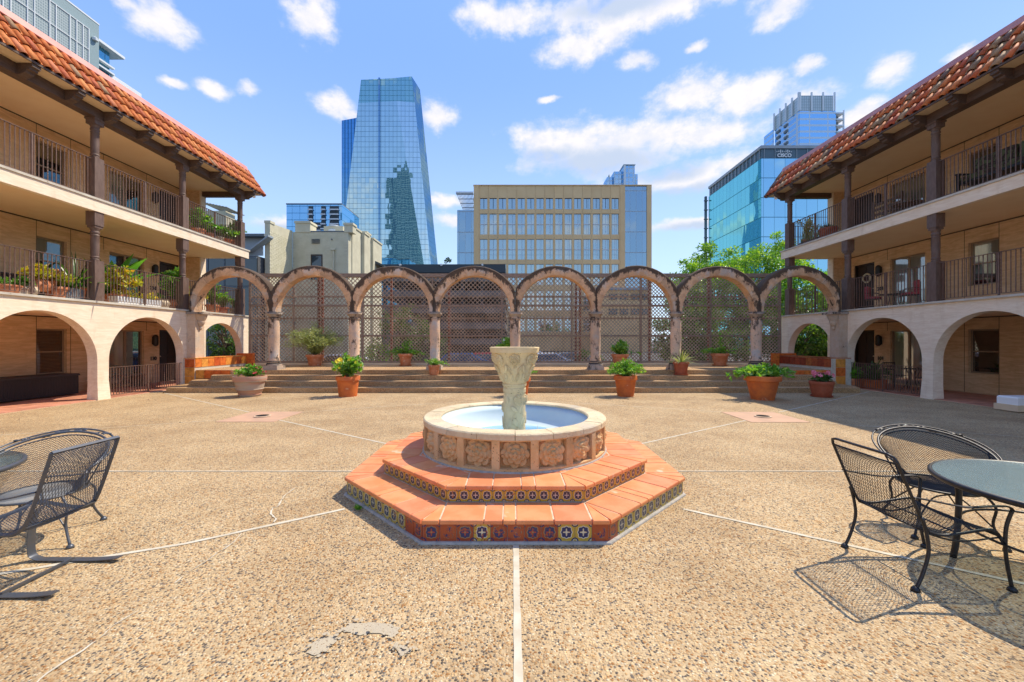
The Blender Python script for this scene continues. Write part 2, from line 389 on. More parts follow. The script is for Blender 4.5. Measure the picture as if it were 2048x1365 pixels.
stone('fountain_stone', (.72, .46, .235), (.62, .38, .175), (.62, .46, .29), .74, None, 2, .0)
stone('rim_stone', (.70, .59, .39), (.62, .50, .32), (.58, .50, .37), .80, None, 2, .0)
stone('vase_stone', (.86, .69, .39), (.76, .60, .33), (.68, .55, .34), .80, None, 2, .0)

def talavera(name, ground, ring, star, dot, worn, wornc):
    """glazed tile motif in the tile's own UV: disc with a scalloped edge, four-petal star, corner quarter flowers, worn glaze"""
    m = bpy.data.materials.new(name); m.use_nodes = True
    g = NT(m.node_tree); b = g.n['Principled BSDF']
    uv = g.sep(g.node('ShaderNodeTexCoord').outputs['UV'])
    u = g.math('SUBTRACT', uv[0], .5); v = g.math('SUBTRACT', uv[1], .5)
    r = g.math('SQRT', g.math('ADD', g.math('MULTIPLY', u, u), g.math('MULTIPLY', v, v)))
    th = g.math('ARCTAN2', v, u)
    c4 = g.math('COSINE', g.math('MULTIPLY', th, 4.)); c8 = g.math('COSINE', g.math('MULTIPLY', th, 8.))
    edge = g.math('ADD', .37, g.math('ADD', g.math('MULTIPLY', c4, -.014), g.math('MULTIPLY', c8, .022)))
    c = ground
    cu = g.math('SUBTRACT', .5, g.math('ABSOLUTE', u)); cvv = g.math('SUBTRACT', .5, g.math('ABSOLUTE', v))
    rc = g.math('SQRT', g.math('ADD', g.math('MULTIPLY', cu, cu), g.math('MULTIPLY', cvv, cvv)))
    c = g.mixc(g.math('LESS_THAN', rc, .20), c, ring); c = g.mixc(g.math('LESS_THAN', rc, .13), c, star); c = g.mixc(g.math('LESS_THAN', rc, .07), c, ground)
    c = g.mixc(g.math('LESS_THAN', r, edge), c, dot)
    c = g.mixc(g.math('LESS_THAN', r, g.math('SUBTRACT', edge, .045)), c, ring)
    se = g.math('ADD', .13, g.math('ADD', g.math('MULTIPLY', c4, .07), g.math('MULTIPLY', c8, .025)))
    c = g.mixc(g.math('LESS_THAN', r, se), c, star)
    c = g.mixc(g.math('LESS_THAN', r, .05), c, dot)
    pos = g.node('ShaderNodeNewGeometry').outputs['Position']
    rn = g.node('ShaderNodeObjectInfo').outputs['Random']
    wn = g.noise(pos, 34, 5, .7)
    k = g.ss(g.math('ADD', wn, g.math('MULTIPLY', g.math('SUBTRACT', rn, .5), .16)), 1-worn, 1-worn+.03)
    c = g.mixc(k, c, wornc)
    c = g.mixc(g.ss(g.noise(pos, 5, 4), .6, .8, 0, .5), c, (.06, .05, .035))
    g.put(b.inputs['Base Color'], c); b.inputs['Roughness'].default_value = .3
    MATS[name] = m
talavera('talavera_worn', (.30, .055, .02), (.02, .03, .11), (.36, .06, .03), (.30, .20, .10), .50, (.36, .07, .022))
talavera('talavera_bright', (.50, .33, .05), (.012, .022, .10), (.60, .50, .33), (.62, .58, .45), .43, (.34, .07, .025))
talavera('talavera_side', (.46, .36, .07), (.03, .05, .10), (.42, .42, .36), (.48, .50, .44), .42, (.30, .16, .06))
talavera('talavera_upper', (.50, .30, .03), (.025, .03, .055), (.50, .36, .30), (.56, .44, .36), .36, (.35, .12, .04))

# ---------------------------------------------------------------- helpers
class MB:
    def __init__(s): s.v = []; s.f = []; s.mi = []; s.m = 0; s.uv = None
    def face(s, pts):
        n = len(s.v); s.v += [tuple(p) for p in pts]; s.f.append(tuple(range(n, n+len(pts)))); s.mi.append(s.m)
    def raw(s, vs, fs):
        n = len(s.v); s.v += [tuple(p) for p in vs]
        for f in fs: s.f.append(tuple(i+n for i in f)); s.mi.append(s.m)
    def box(s, x0, x1, y0, y1, z0, z1, top=None):
        """top = (dx, dy): shrink of the top face"""
        a, b = (top or (0, 0))
        if x0 > x1: x0, x1 = x1, x0
        if y0 > y1: y0, y1 = y1, y0
        v = [(x0, y0, z0), (x1, y0, z0), (x1, y1, z0), (x0, y1, z0), (x0+a, y0+b, z1), (x1-a, y0+b, z1), (x1-a, y1-b, z1), (x0+a, y1-b, z1)]
        s.raw(v, [(0, 3, 2, 1), (4, 5, 6, 7), (0, 1, 5, 4), (1, 2, 6, 5), (2, 3, 7, 6), (3, 0, 4, 7)]); return s
    def bar(s, a, b, w, h, up=(0, 0, 1)):
        a = Vector(a); b = Vector(b); d = (b-a).normalized(); up = Vector(up)
        if abs(d.dot(up)) > .99: up = Vector((1, 0, 0))
        r = d.cross(up).normalized(); u = r.cross(d)
        r *= w/2; u *= h/2
        v = [a-r-u, a+r-u, a+r+u, a-r+u, b-r-u, b+r-u, b+r+u, b-r+u]
        s.raw(v, [(0, 1, 2, 3), (7, 6, 5, 4), (0, 4, 5, 1), (1, 5, 6, 2), (2, 6, 7, 3), (3, 7, 4, 0)]); return s
    def tube(s, pts, r, n=6, caps=True, closed=False, flat=None):
        P = [Vector(p) for p in pts]; N = len(P)
        if N < 2: return s
        rr = r if isinstance(r, (list, tuple)) else [r]*N
        base = len(s.v); ref = None
        for i, p in enumerate(P):
            if closed: t = (P[(i+1) % N]-P[i-1])
            else: t = P[min(i+1, N-1)]-P[max(i-1, 0)]
            if t.length < 1e-9: t = Vector((0, 0, 1))
            t.normalize()
            if ref is None: ref = Vector((0, 0, 1)) if abs(t.z) < .9 else Vector((1, 0, 0))
            a = ref-t*ref.dot(t)
            if a.length < 1e-5: a = Vector((1, 0, 0))-t*t.x
            a.normalize(); ref = a; b = t.cross(a)
            k = flat or 1
            for j in range(n):
                q = 2*pi*j/n
                s.v.append(tuple(p+a*(cos(q)*rr[i]*k)+b*(sin(q)*rr[i])))
        for i in range(N if closed else N-1):
            i2 = (i+1) % N
            for j in range(n):
                s.f.append((base+i*n+j, base+i*n+(j+1) % n, base+i2*n+(j+1) % n, base+i2*n+j)); s.mi.append(s.m)
        if caps and not closed:
            s.f.append(tuple(base+j for j in reversed(range(n)))); s.mi.append(s.m)
            s.f.append(tuple(base+(N-1)*n+j for j in range(n))); s.mi.append(s.m)
        return s
    def lathe(s, prof, n=24, c=(0, 0), caps=True, a0=0., sq=0):
        base = len(s.v); L = len(prof)
        for (r, z) in prof:
            for j in range(n):
                q = 2*pi*j/n+a0
                k = 1
                if sq: k = (abs(cos(q))**sq+abs(sin(q))**sq)**(-1/sq)
                s.v.append((c[0]+r*k*cos(q), c[1]+r*k*sin(q), z))
        for i in range(L-1):
            for j in range(n):
                s.f.append((base+i*n+j, base+i*n+(j+1) % n, base+(i+1)*n+(j+1) % n, base+(i+1)*n+j)); s.mi.append(s.m)
        if caps:
            s.f.append(tuple(base+j for j in reversed(range(n)))); s.mi.append(s.m)
            s.f.append(tuple(base+(L-1)*n+j for j in range(n))); s.mi.append(s.m)
        return s
    def prism(s, poly, z0, z1, chamf=0.):
        """horizontal polygon extruded up; chamf rounds the upper edge"""
        n = len(poly); c = sum((Vector((*p, 0)) for p in poly), Vector())/n
        def sh(p, k):
            d = Vector((p[0]-c.x, p[1]-c.y, 0)); l = d.length
            return (c.x+d.x*(1-k/l), c.y+d.y*(1-k/l)) if l > 1e-6 else p
        rings = [(poly, z0), (poly, z1-chamf)]
        if chamf: rings += [([sh(p, chamf*.35) for p in poly], z1-chamf*.3), ([sh(p, chamf) for p in poly], z1)]
        base = len(s.v)
        for pl, z in rings: s.v += [(p[0], p[1], z) for p in pl]
        for i in range(len(rings)-1):
            for j in range(n):
                s.f.append((base+i*n+j, base+i*n+(j+1) % n, base+(i+1)*n+(j+1) % n, base+(i+1)*n+j)); s.mi.append(s.m)
        s.f.append(tuple(base+j for j in reversed(range(n)))); s.mi.append(s.m)
        s.f.append(tuple(base+(len(rings)-1)*n+j for j in range(n))); s.mi.append(s.m)
        return s
    def ell(s, c, r, n=8, m=5):
        c = Vector(c); base = len(s.v)
        for i in range(m+1):
            p = -pi/2+pi*i/m
            for j in range(n):
                q = 2*pi*j/n; s.v.append((c.x+r[0]*cos(p)*cos(q), c.y+r[1]*cos(p)*sin(q), c.z+r[2]*sin(p)))
        for i in range(m):
            for j in range(n):
                s.f.append((base+i*n+j, base+i*n+(j+1) % n, base+(i+1)*n+(j+1) % n, base+(i+1)*n+j)); s.mi.append(s.m)
        return s
    def mesh(s, name, mats, smooth=False, fix=False, uv=None):
        me = bpy.data.meshes.new(name); me.from_pydata(s.v, [], s.f)
        if not isinstance(mats, (list, tuple)): mats = [mats]
        for mm in mats: me.materials.append(MATS[mm] if isinstance(mm, str) else mm)
        if len(mats) > 1: me.polygons.foreach_set('material_index', s.mi)
        if smooth: me.polygons.foreach_set('use_smooth', [True]*len(me.polygons))
        if fix:
            b = bmesh.new(); b.from_mesh(me); bmesh.ops.remove_doubles(b, verts=b.verts, dist=1e-5)
            bmesh.ops.recalc_face_normals(b, faces=b.faces); b.to_mesh(me); b.free()
        if smooth == 'auto' and hasattr(me, 'set_sharp_from_angle'): me.set_sharp_from_angle(angle=radians(40))
        me.update(); return me
    def build(s, name, mats, parent=None, world=True, smooth=False, fix=False, loc=None, rot=None, kind=None, label=None):
        if world and parent is not None:
            w = wpos(parent)
            s.v = [(a-w.x, b-w.y, c-w.z) for a, b, c in s.v]
        return inst(name, s.mesh(name, mats, smooth, fix), parent, None if world else loc, rot, kind=kind, label=label, local=not world)
def wpos(o):
    p = Vector(o.location)
    while o.parent: o = o.parent; p = p+Vector(o.location)
    return p
def inst(name, me, parent=None, loc=None, rot=None, scale=None, kind=None, label=None, local=False):
    o = bpy.data.objects.new(name, me); COL.objects.link(o)
    if parent: o.parent = parent
    if loc is not None:
        loc = Vector(loc)
        o.location = loc-wpos(parent) if (parent and not local) else loc
    if rot is not None: o.rotation_euler = rot
    if scale is not None: o.scale = scale
    if kind: o['kind'] = kind
    if label: o['label'] = label
    return o
def thing(name, label, cat, loc=(0, 0, 0), rz=0., group=None):
    o = bpy.data.objects.new(name, None); COL.objects.link(o); o.empty_display_size = .2
    o.location = loc; o.rotation_euler = (0, 0, rz); o['label'] = label; o['category'] = cat
    if group: o['group'] = group
    return o
def struct(o, label=None):
    o['kind'] = 'structure'
    if label: o['label'] = label
    return o
def tag(o, label, cat, group=None):
    o['label'] = label; o['category'] = cat
    if group: o['group'] = group
    return o
def copy_tree(o, loc, rz, label=None, parent=None):
    c = o.copy(); COL.objects.link(c)
    if parent: c.parent = parent
    else: c.location = loc; c.rotation_euler = (0, 0, rz)
    if label: c['label'] = label
    for ch in o.children: copy_tree(ch, None, 0, None, c)
    return c
def chains(P, k=3):
    """smooth a polyline by Catmull-Rom"""
    P = [Vector(p) for p in P]; out = []
    for i in range(len(P)-1):
        p0 = P[max(i-1, 0)]; p1 = P[i]; p2 = P[i+1]; p3 = P[min(i+2, len(P)-1)]
        for j in range(k):
            t = j/k
            out.append(.5*((2*p1)+(p2-p0)*t+(2*p0-5*p1+4*p2-p3)*t*t+(3*p1-p0-3*p2+p3)*t**3))
    out.append(P[-1]); return out
R = random.Random(7)
# ================================================================ THE GROUND
struct(MB().box(-700, 700, -260, 900, -1.2, -.6).build('ground', 'asphalt'))
pv = MB(); pv.box(-11.19, 11.55, -8, 13.9, -.7, 0.)
struct(pv.build('courtyard_pavement', 'aggregate'))
FX, FY = .03, 4.97        # centre of the fountain
def strip(name, pts, w, z=.004, m='white_line', jag=0.):
    b = MB(); P = [Vector((p[0], p[1], z)) for p in pts]; q = []
    rr = random.Random(hash(str(pts)) % 1000 if False else int(abs(pts[0][0]*100)+abs(pts[-1][1]*10)))
    PP = []
    for a, c in zip(P, P[1:]):
        n = max(1, int((c-a).length/(.035 if w < .011 else .12))); PP += [a.lerp(c, i/n) for i in range(n)]
    PP.append(P[-1])
    for i, p in enumerate(PP):
        t = (PP[min(i+1, len(PP)-1)]-PP[max(i-1, 0)]).normalized(); s = Vector((-t.y, t.x, 0))
        j = (rr.random()-.5)*jag; k = (rr.random()-.5)*jag
        q.append((p+s*(w/2+j), p-s*(w/2+k)))
    for (a, c), (d_, e) in zip(q, q[1:]): b.face([c, e, d_, a])
    return struct(b.build(name, m))
def ln(sx, sy, L0, L1): return [(FX+sx*L0, FY+sy*L0), (FX+sx*L1, FY+sy*L1)]
strip('joint_line', [(FX, 3.19), (FX, -2.)], .044, jag=.006)
strip('joint_line', [(-11.15, FY+.03), (-1.80, FY+.03)], .026, .005, jag=.008)
strip('joint_line', [(1.86, FY+.03), (11.5, FY+.03)], .022, .005, jag=.008)
strip('joint_line', ln(-1, .69, 1.95, 4.75), .036, jag=.006)
strip('joint_line', ln(-1, .705, 5.95, 10.7), .036, jag=.006)
strip('joint_line', ln(1, .69, 1.95, 4.75), .034, jag=.006)
strip('joint_line', ln(1, .70, 5.95, 11.2), .034, jag=.006)
strip('joint_line', ln(-1, -.675, 1.62, 2.6)+[(FX-3.6, FY-2.20), (FX-7, FY-4.2)], .038, jag=.006)
strip('joint_line', ln(1, -.685, 1.6, 3.4)+ln(1, -.69, 3.41, 9), .036, jag=.006)
strip('joint_line', [(-11.1, 5.75), (-5.95, 8.2)], .02, .006, jag=.008)
strip('joint_line', [(-4.7, 9.1), (-3.2, 9.9), (-.2, 11.1)], .02, .006, jag=.008)
strip('joint_line', [(11.4, 5.45), (5.9, 8.0)], .02, .006, jag=.008)
strip('joint_line', [(4.8, 9.12), (3.2, 9.85), (.5, 11.0)], .02, .006, jag=.008)
def gp(px, py): Y = F*H/(py-HOR); return ((px-1024)*Y/F, Y)
crk = [gp(x, y) for x, y in [(590, 978), (572, 990), (562, 1003), (556, 1015), (545, 1018), (541, 1030), (553, 1040), (549, 1046)]]
strip('crack_filler', crk, .010, .006, jag=.012)
strip('crack_filler', [gp(x, y) for x, y in [(483, 1068), (470, 1085), (440, 1105), (421, 1118), (400, 1133), (375, 1148), (350, 1168)]], .006, .006, jag=.012)
strip('crack_filler', [gp(x, y) for x, y in [(310, 1200), (285, 1220), (250, 1240), (225, 1255), (210, 1272), (180, 1292), (165, 1305), (130, 1325), (95, 1350), (40, 1400)]], .007, .006, jag=.012)
def patch(pts, nm='mortar_patch'):
    P = [Vector((*gp(*p), .0045)) for p in pts]; c = sum(P, Vector())/len(P)
    rr = random.Random(len(pts)+int(pts[0][0])); b = MB(); Q = []
    for i in range(len(P)):
        for j in range(4):
            q = P[i].lerp(P[(i+1) % len(P)], j/4); Q.append(q+(q-c)*rr.uniform(-.16, .14))
    b.face(Q)
    for i in range(24):      # crumbs of mortar round the ragged edge
        q = Q[rr.randrange(len(Q))]; k = rr.uniform(1.06, 1.22); p = c+(q-c)*k+Vector((rr.uniform(-.02, .02), rr.uniform(-.02, .02), .0006*(i+1))); s_ = rr.uniform(.004, .013)
        b.face([p+Vector((cos(a_)*s_*rr.uniform(.7, 1.4), sin(a_)*s_, 0)) for a_ in (0, 1.2, 2.4, 3.7, 5)])
    return struct(b.build(nm, 'mortar'))
patch([(682, 1258), (700, 1250), (740, 1247), (790, 1250), (797, 1260), (786, 1275), (752, 1268), (722, 1272), (690, 1266)])
patch([(612, 1308), (625, 1290), (650, 1273), (672, 1272), (672, 1285), (655, 1303), (638, 1312)])
patch([(790, 1295), (800, 1292), (822, 1300), (825, 1308), (800, 1311)])
# terracotta drain squares
def drain(cx, cy, lab, grp):
    t = thing('floor_drain', lab, 'drain', (cx, cy, 0), 0, grp)
    b = MB(); k = .58
    for a in range(4):
        q = [(-k, -k, .007), (k, -k, .007), (k, k, .007), (-k, k, .007)]
        b.face([q[a], q[(a+1) % 4], (0.1*(1 if a in (0, 1) else -1), .1*(1 if a in (1, 2) else -1), .005), (0.1*(-1 if a in (0, 3) else 1), 0.1*(-1 if a in (0, 1) else 1), .005)])
        b.face([q[a], (q[a][0], q[a][1], 0), (q[(a+1) % 4][0], q[(a+1) % 4][1], 0), q[(a+1) % 4]])
    b.m = 0
    b.build('tile_apron', 'pink_tile', t, False)
    g2 = MB(); g2.lathe([(.16, .010), (.16, .022), (.13, .026)], 20, caps=False); g2.build('drain_collar', 'mortar_grout', t, False)
    g3 = MB()
    for i in range(-5, 6):
        w = sqrt(.13**2-(i*.024)**2); g3.box(i*.024-.006, i*.024+.006, -w, w, .012, .024)
    g3.build('drain_grate', 'black_fitting', t, False)
    MB().lathe([(.13, .008), (.125, .009)], 16).build('drain_pit', 'door_wood', t, False)
drain(-5.28, 8.62, 'pink tiled square with dark round drain left of the fountain', 'drains set in the paving')
drain(5.28, 8.58, 'pink tiled square with drain and whitish stain, right of the fountain', 'drains set in the paving')

# ================================================================ STEPS AND TERRACE
RIS = .152; TRD = .45; SY0 = 12.56
ends = [(-10.66, 10.73), (-10.32, 10.38), (-9.95, 10.05), (-10.86, 11.1)]
for k in range(3):
    b = MB(); x0, x1 = ends[k]; y0 = SY0+k*TRD
    z = RIS*(k+1)
    b.raw(*(lambda n: ([v for v in n.v], n.f))(MB().prism([(x0-.35, y0+.6), (x0, y0), (x1, y0), (x1+.35, y0+.6), (x1+.35, SY0+3*TRD+.02), (x0-.35, SY0+3*TRD+.02)], 0 if k == 0 else z-RIS-.02, z, .018)))
    struct(b.build('step', 'aggregate_step'))
ZT = RIS*4
struct(MB().prism([(-11.19, SY0+3*TRD), (11.55, SY0+3*TRD), (11.55, 17.35), (-11.19, 17.35)], -.3, ZT, .015).build('terrace', 'aggregate_step'))
struct(MB().box(-11.1, 11.45, 16.78, 16.98, ZT-.01, ZT+.075).build('kerb', 'cream_fascia'))

# tiled bench walls at both ends of the terrace
def bench_wall(s, lab, m, m2):
    A = -11.19 if s < 0 else 11.55
    xi = -10.80 if s < 0 else 10.87
    Y0, Y1 = SY0+3*TRD-.04, 16.55
    t = thing('bench_wall', lab, 'low wall', ((A+xi)/2, 15, ZT))
    MB().box(A, xi, Y0, Y1, .02, 1.0).build('core', 'grout', t)
    tile = MB(); w = .285; tile.box(-.009, .009, -w/2, w/2, -w/2, w/2); tm = tile.mesh('tile', m)
    tile = MB(); tile.box(-w/2, w/2, -.009, .009, -w/2, w/2); tm2 = tile.mesh('tile', m2)
    n = 9
    for i in range(n):
        for z in (.845, .55):
            if z < .6: continue
            y = Y0+.155+i*.297
            if y < Y1: inst('tile', tm, t, (xi-s*.006, y, z))
    # cap tiles
    cap = MB(); cw = abs(A-xi)+.03; cap.box(-cw/2, cw/2, -w/2, w/2, -.012, .012); cm = cap.mesh('cap_tile', m)
    for i in range(n): inst('cap_tile', cm, t, ((A+xi)/2-s*.012, Y0+.155+i*.297, 1.012))
    # front end
    for j, z in enumerate((.845, .55, .255)): inst('tile', tm2, t, ((A+xi)/2-s*.03, Y0-.008, z), scale=(1.12, 1, 1))
    # taller back end
    MB().box(A, xi-s*.22, Y1+.003, 16.77, ZT+.005, 1.10).build('end_block', m2, t)
    for j in range(2): inst('tile', tm2, t, (xi-s*(-.15+.29*j)+s*-.0, Y1-.006, .955), scale=(.9, 1, .8)) if j == 1 else None
    # tiled riser of the terrace beside the wall
    for i in range(4):
        inst('tile', tm2, t, (xi-s*(.155+i*.297), SY0+3*TRD-.006, ZT-.148), scale=(1, 1, .98))
        if i < 2: inst('tile', tm2, t, (xi-s*(.155+i*.297), SY0+3*TRD-.006, ZT-.148-.297), scale=(1, 1, .98))
    return t
bench_wall(-1, 'low orange tiled bench wall under the left corner arch', 'wall_tile', 'wall_tile')
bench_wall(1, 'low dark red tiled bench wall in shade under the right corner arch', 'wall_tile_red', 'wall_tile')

# ================================================================ STONE ARCADE
AY = 14.22; PIT = 160.7*AY/F; XC = (1030.2-1024)*AY/F; ZS = 2.60
arc = thing('stone_arcade', 'weathered row of eight stone arches on seven slim columns above the steps', 'arcade', (XC, AY, ZT))
RI, RO, TH = 1.255, 1.60, .36
def voussoir(cx, t0, t1, seed):
    rr = random.Random(seed); b = MB(); n = 4; g_ = .0025/RI
    t0 += g_; t1 -= g_; m = 3
    vs = []; xm0 = cx-PIT/2+.004; xm1 = cx+PIT/2-.004
    ro = RO+rr.uniform(-.012, .012); ri = RI+rr.uniform(-.008, .008)
    def pt(r, t, y):
        x = cx-r*cos(t); z = ZS+r*sin(t)
        if x < xm0: x = xm0
        if x > xm1: x = xm1
        return (x, AY+y, z)
    rings = []
    for i in range(n+1):
        t = t0+(t1-t0)*i/n
        prof = [(ri, -TH/2), (ri+.02, -TH/2-.012), ((ri+ro)/2, -TH/2-.018), (ro-.03, -TH/2-.008), (ro, -TH/2+.03), (ro+.01, 0), (ro, TH/2-.03), (ro-.03, TH/2), (ri, TH/2), (ri-.012, 0)]
        rings.append([pt(r, t, y) for r, y in prof])
    L = len(rings[0]); base = 0; V = [p for r in rings for p in r]; Fc = []
    for i in range(n):
        for j in range(L): Fc.append((i*L+j, i*L+(j+1) % L, (i+1)*L+(j+1) % L, (i+1)*L+j))
    Fc.append(tuple(range(L))); Fc.append(tuple(n*L+j for j in reversed(range(L))))
    wt = [0, 0, .30, .92, 1, 1, 1, .92, 0, 0]
    b.stain = [max(wt[q % L], 1. if abs(abs(V[q][0]-cx)-PIT/2) < .03 else 0.) for q in range(len(V))]
    b.raw(V, Fc); return b
for k in range(8):
    cx = XC+(k-3.5)*PIT
    NV = 7
    for i in range(NV):
        vb = voussoir(cx, pi*i/NV, pi*(i+1)/NV, k*20+i); vo = vb.build('voussoir', 'arcade_stone', arc, smooth='auto')
        sa = vo.data.attributes.new('stain', 'FLOAT', 'POINT'); sa.data.foreach_set('value', vb.stain)
for k in range(7):
    cx = XC+(k-3)*PIT; z0 = ZT
    sh = MB(); sh.lathe([(.185, z0+.30), (.185, z0+.36), (.165, z0+.40), (.180, z0+1.1), (.176, z0+1.7), (.168, ZS-.26), (.19, ZS-.25), (.19, ZS-.22), (.17, ZS-.21), (.172, ZS-.16)], 20, (cx, AY))
    sh.build('column_shaft', 'column_stone', arc, smooth='auto')
    cp = MB(); cp.lathe([(.17, ZS-.16), (.20, ZS-.13), (.215, ZS-.09), (.25, ZS-.075), (.255, ZS-.03), (.24, ZS)], 24, (cx, AY))
    cp.box(cx-.21, cx+.21, AY-.2, AY+.2, ZS-.02, ZS+.012)
    cp.build('capital', 'base_stone', arc, smooth='auto')
    bs = MB(); bs.box(cx-.255, cx+.255, AY-.255, AY+.255, z0, z0+.14, (.012, .012)); bs.lathe([(.245, z0+.14), (.25, z0+.18), (.225, z0+.22), (.20, z0+.24), (.215, z0+.27), (.185, z0+.305)], 24, (cx, AY))
    bs.build('column_base', 'base_stone', arc, smooth='auto')
for s, A in ((-1, -11.19), (1, 11.55)):
    xx = XC+s*4*PIT
    # pier against the wing, with the moulded bracket hanging off it
    b = MB(); b.box(A-s*.005, xx-s*-.09 if False else A-s*.30, AY-.21, AY+.21, 0, ZS+.002, (.004, .01)); b.build('corner_pier', 'pier_stone', arc)
    b = MB(); xk = A-s*.30
    b.box(A-s*.004, xk-s*.26, AY-.25, AY+.25, ZS-.075, ZS-.004); b.build('bracket_slab', 'base_stone', arc)
    b = MB(); b.lathe([(.01, ZS-.62), (.05, ZS-.56), (.04, ZS-.5), (.10, ZS-.42), (.13, ZS-.33), (.12, ZS-.30), (.17, ZS-.2), (.19, ZS-.12), (.20, ZS-.076)], 16, (xk-s*.03, AY))
    b.build('bracket', 'pier_stone', arc, smooth='auto')

# ================================================================ TRELLIS
LY = 17.06; LX0, LX1 = -11.0, 11.25; LZ1 = 4.40
tr = thing('wooden_trellis', 'tall weathered grey lattice screen behind the stone arches', 'trellis', (0, LY, ZT))
PV = [-11.0+.05, -9.12, -6.25, -3.33, -.42, 2.49, 5.39, 8.31, 11.25-.05]
for i, x in enumerate(PV):
    w = .075 if i % 2 == 0 else .05
    MB().box(x-w/2, x+w/2, LY-.05, LY+.045, ZT+.06, LZ1-.12).build('upright', 'grey_wood', tr)
for x in [(640-1024)*17.3/F, (647-1024)*17.3/F, (784-1024)*17.3/F, (899-1024)*17.3/F, (1151-1024)*17.3/F, (1159-1024)*17.3/F, (1297-1024)*17.3/F, (1415-1024)*17.3/F]:
    MB().box(x-.045, x+.045, LY+.10, LY+.20, -.5, LZ1-.12).build('steel_post', 'rust', tr)
MB().box(LX0, LX1, LY-.07, LY+.10, LZ1-.13, LZ1+.02).build('top_beam', 'grey_wood', tr)
for z in (3.08, 1.82, .725):
    for i in range(8):
        MB().box(PV[i]+.04, PV[i+1]-.04, LY-.042, LY-.003, z-.04, z+.04).build('rail', 'grey_wood', tr)
for z in (3.46, 2.55):
    MB().box(LX0, LX1, LY+.055, LY+.092, z-.035, z+.035).build('back_rail', 'grey_wood', tr)
def lattice(x0, x1, z0, z1, pitch, w, y):
    b = MB(); rr = random.Random(int(x0*100+z0*10)); W_, H_ = x1-x0, z1-z0
    for dr in (0, 1):
        c = -H_+rr.uniform(0, pitch)
        while c < W_:
            a0 = max(0, c); a1 = min(W_, c+H_)
            if a1-a0 > .03:
                p = (a0, a0-c); q = (a1, a1-c)
                if dr: p = (W_-p[0], p[1]); q = (W_-q[0], q[1])
                yy = y+(.009 if dr else -.009)
                b.bar((x0+p[0], yy, z0+p[1]), (x0+q[0], yy, z0+q[1]), .012, w*rr.uniform(.9, 1.1), up=(0, 0, 1)) if False else b.bar((x0+p[0], yy, z0+p[1]), (x0+q[0], yy, z0+q[1]), w, .012, up=(0, 1, 0))
            c += pitch*rr.uniform(.97, 1.03)
    return b
for i in range(8):
    for (z0, z1) in ((3.08, LZ1-.13), (1.82, 3.08), (.725, 1.82)):
        lattice(PV[i], PV[i+1], z0, z1, .150 if z0 < 3 else (.150 if i < 1 or i > 5 else .185), .032, LY+.02).build('lattice_panel', 'grey_lath', tr, kind='stuff')

# ================================================================ FOUNTAIN
ft = thing('fountain', 'carved stone fountain with pale blue basin on an octagonal two-step tiled plinth', 'fountain', (FX, FY, 0))
def octa(ax, p):      # ax = half width, p = half length of the front side
    return [(-p, -ax), (p, -ax), (ax, -p), (ax, p), (p, ax), (-p, ax), (-ax, p), (-ax, -p)]
def O(ax, p): return [(FX+x, FY+y) for x, y in octa(ax, p)]
O1 = (1.74, .735); O2 = (1.39, .60)
Z1, Z2 = .190, .335
MB().prism(O(*O1), 0, Z1-.03).build('lower_core', 'grey_grout', ft)
MB().prism(O(*O2), Z1-.02, Z2-.03).build('upper_core', 'grey_grout', ft)
fil = MB(); oo = O(O1[0]+.035, O1[1]+.012)
fil.prism(oo, -.01, .018, .012); fil.build('base_fillet', 'grey_grout', ft)
def riser(Op, z0, z1, wt, upper):
    P = O(*Op); h = z1-z0
    rr = random.Random(5 if upper else 9)
    cache = {}
    for i in range(8):
        a = Vector((*P[i], 0)); c = Vector((*P[(i+1) % 8], 0)); L = (c-a).length; n = max(1, round(L/wt)); w = L/n; dr = (c-a)/L
        nrm = Vector((dr.y, -dr.x, 0)); rz = atan2(dr.y, dr.x)
        for j in range(n):
            if upper: m = 'talavera_upper'
            elif i == 0: m = 'talavera_bright' if j in (3, 8, 9) else 'talavera_worn'
            elif i == 7: m = 'talavera_worn' if j > n-3 else 'talavera_side'
            else: m = 'talavera_worn' if j < 1 else 'talavera_side'
            key = (m, round(w, 4))
            if key not in cache:
                b = MB(); g_ = w/2-.0022; e = .007
                b.raw([(-g_, -e, z0), (g_, -e, z0), (g_, -e, z1), (-g_, -e, z1), (-g_, 0.004, z0), (g_, .004, z0), (g_, .004, z1), (-g_, .004, z1)],
                      [(0, 1, 2, 3), (0, 4, 5, 1), (1, 5, 6, 2), (2, 6, 7, 3), (3, 7, 4, 0)])
                me = b.mesh('glazed_tile', m); uv = me.uv_layers.new(name='UVMap')
                for p in me.polygons:
                    for li in p.loop_indices:
                        v = me.vertices[me.loops[li].vertex_index].co
                        uv.data[li].uv = ((v.x+g_)/(2*g_), (v.z-z0)/h)
                cache[key] = me
            mid = a+dr*(w*(j+.5))
            inst('glazed_tile', cache[key], ft, (mid.x, mid.y, 0), (0, 0, rz))
riser(O1, .018, Z1-.034, .134, False); riser(O2, Z1+.004, Z2-.034, .104, True)
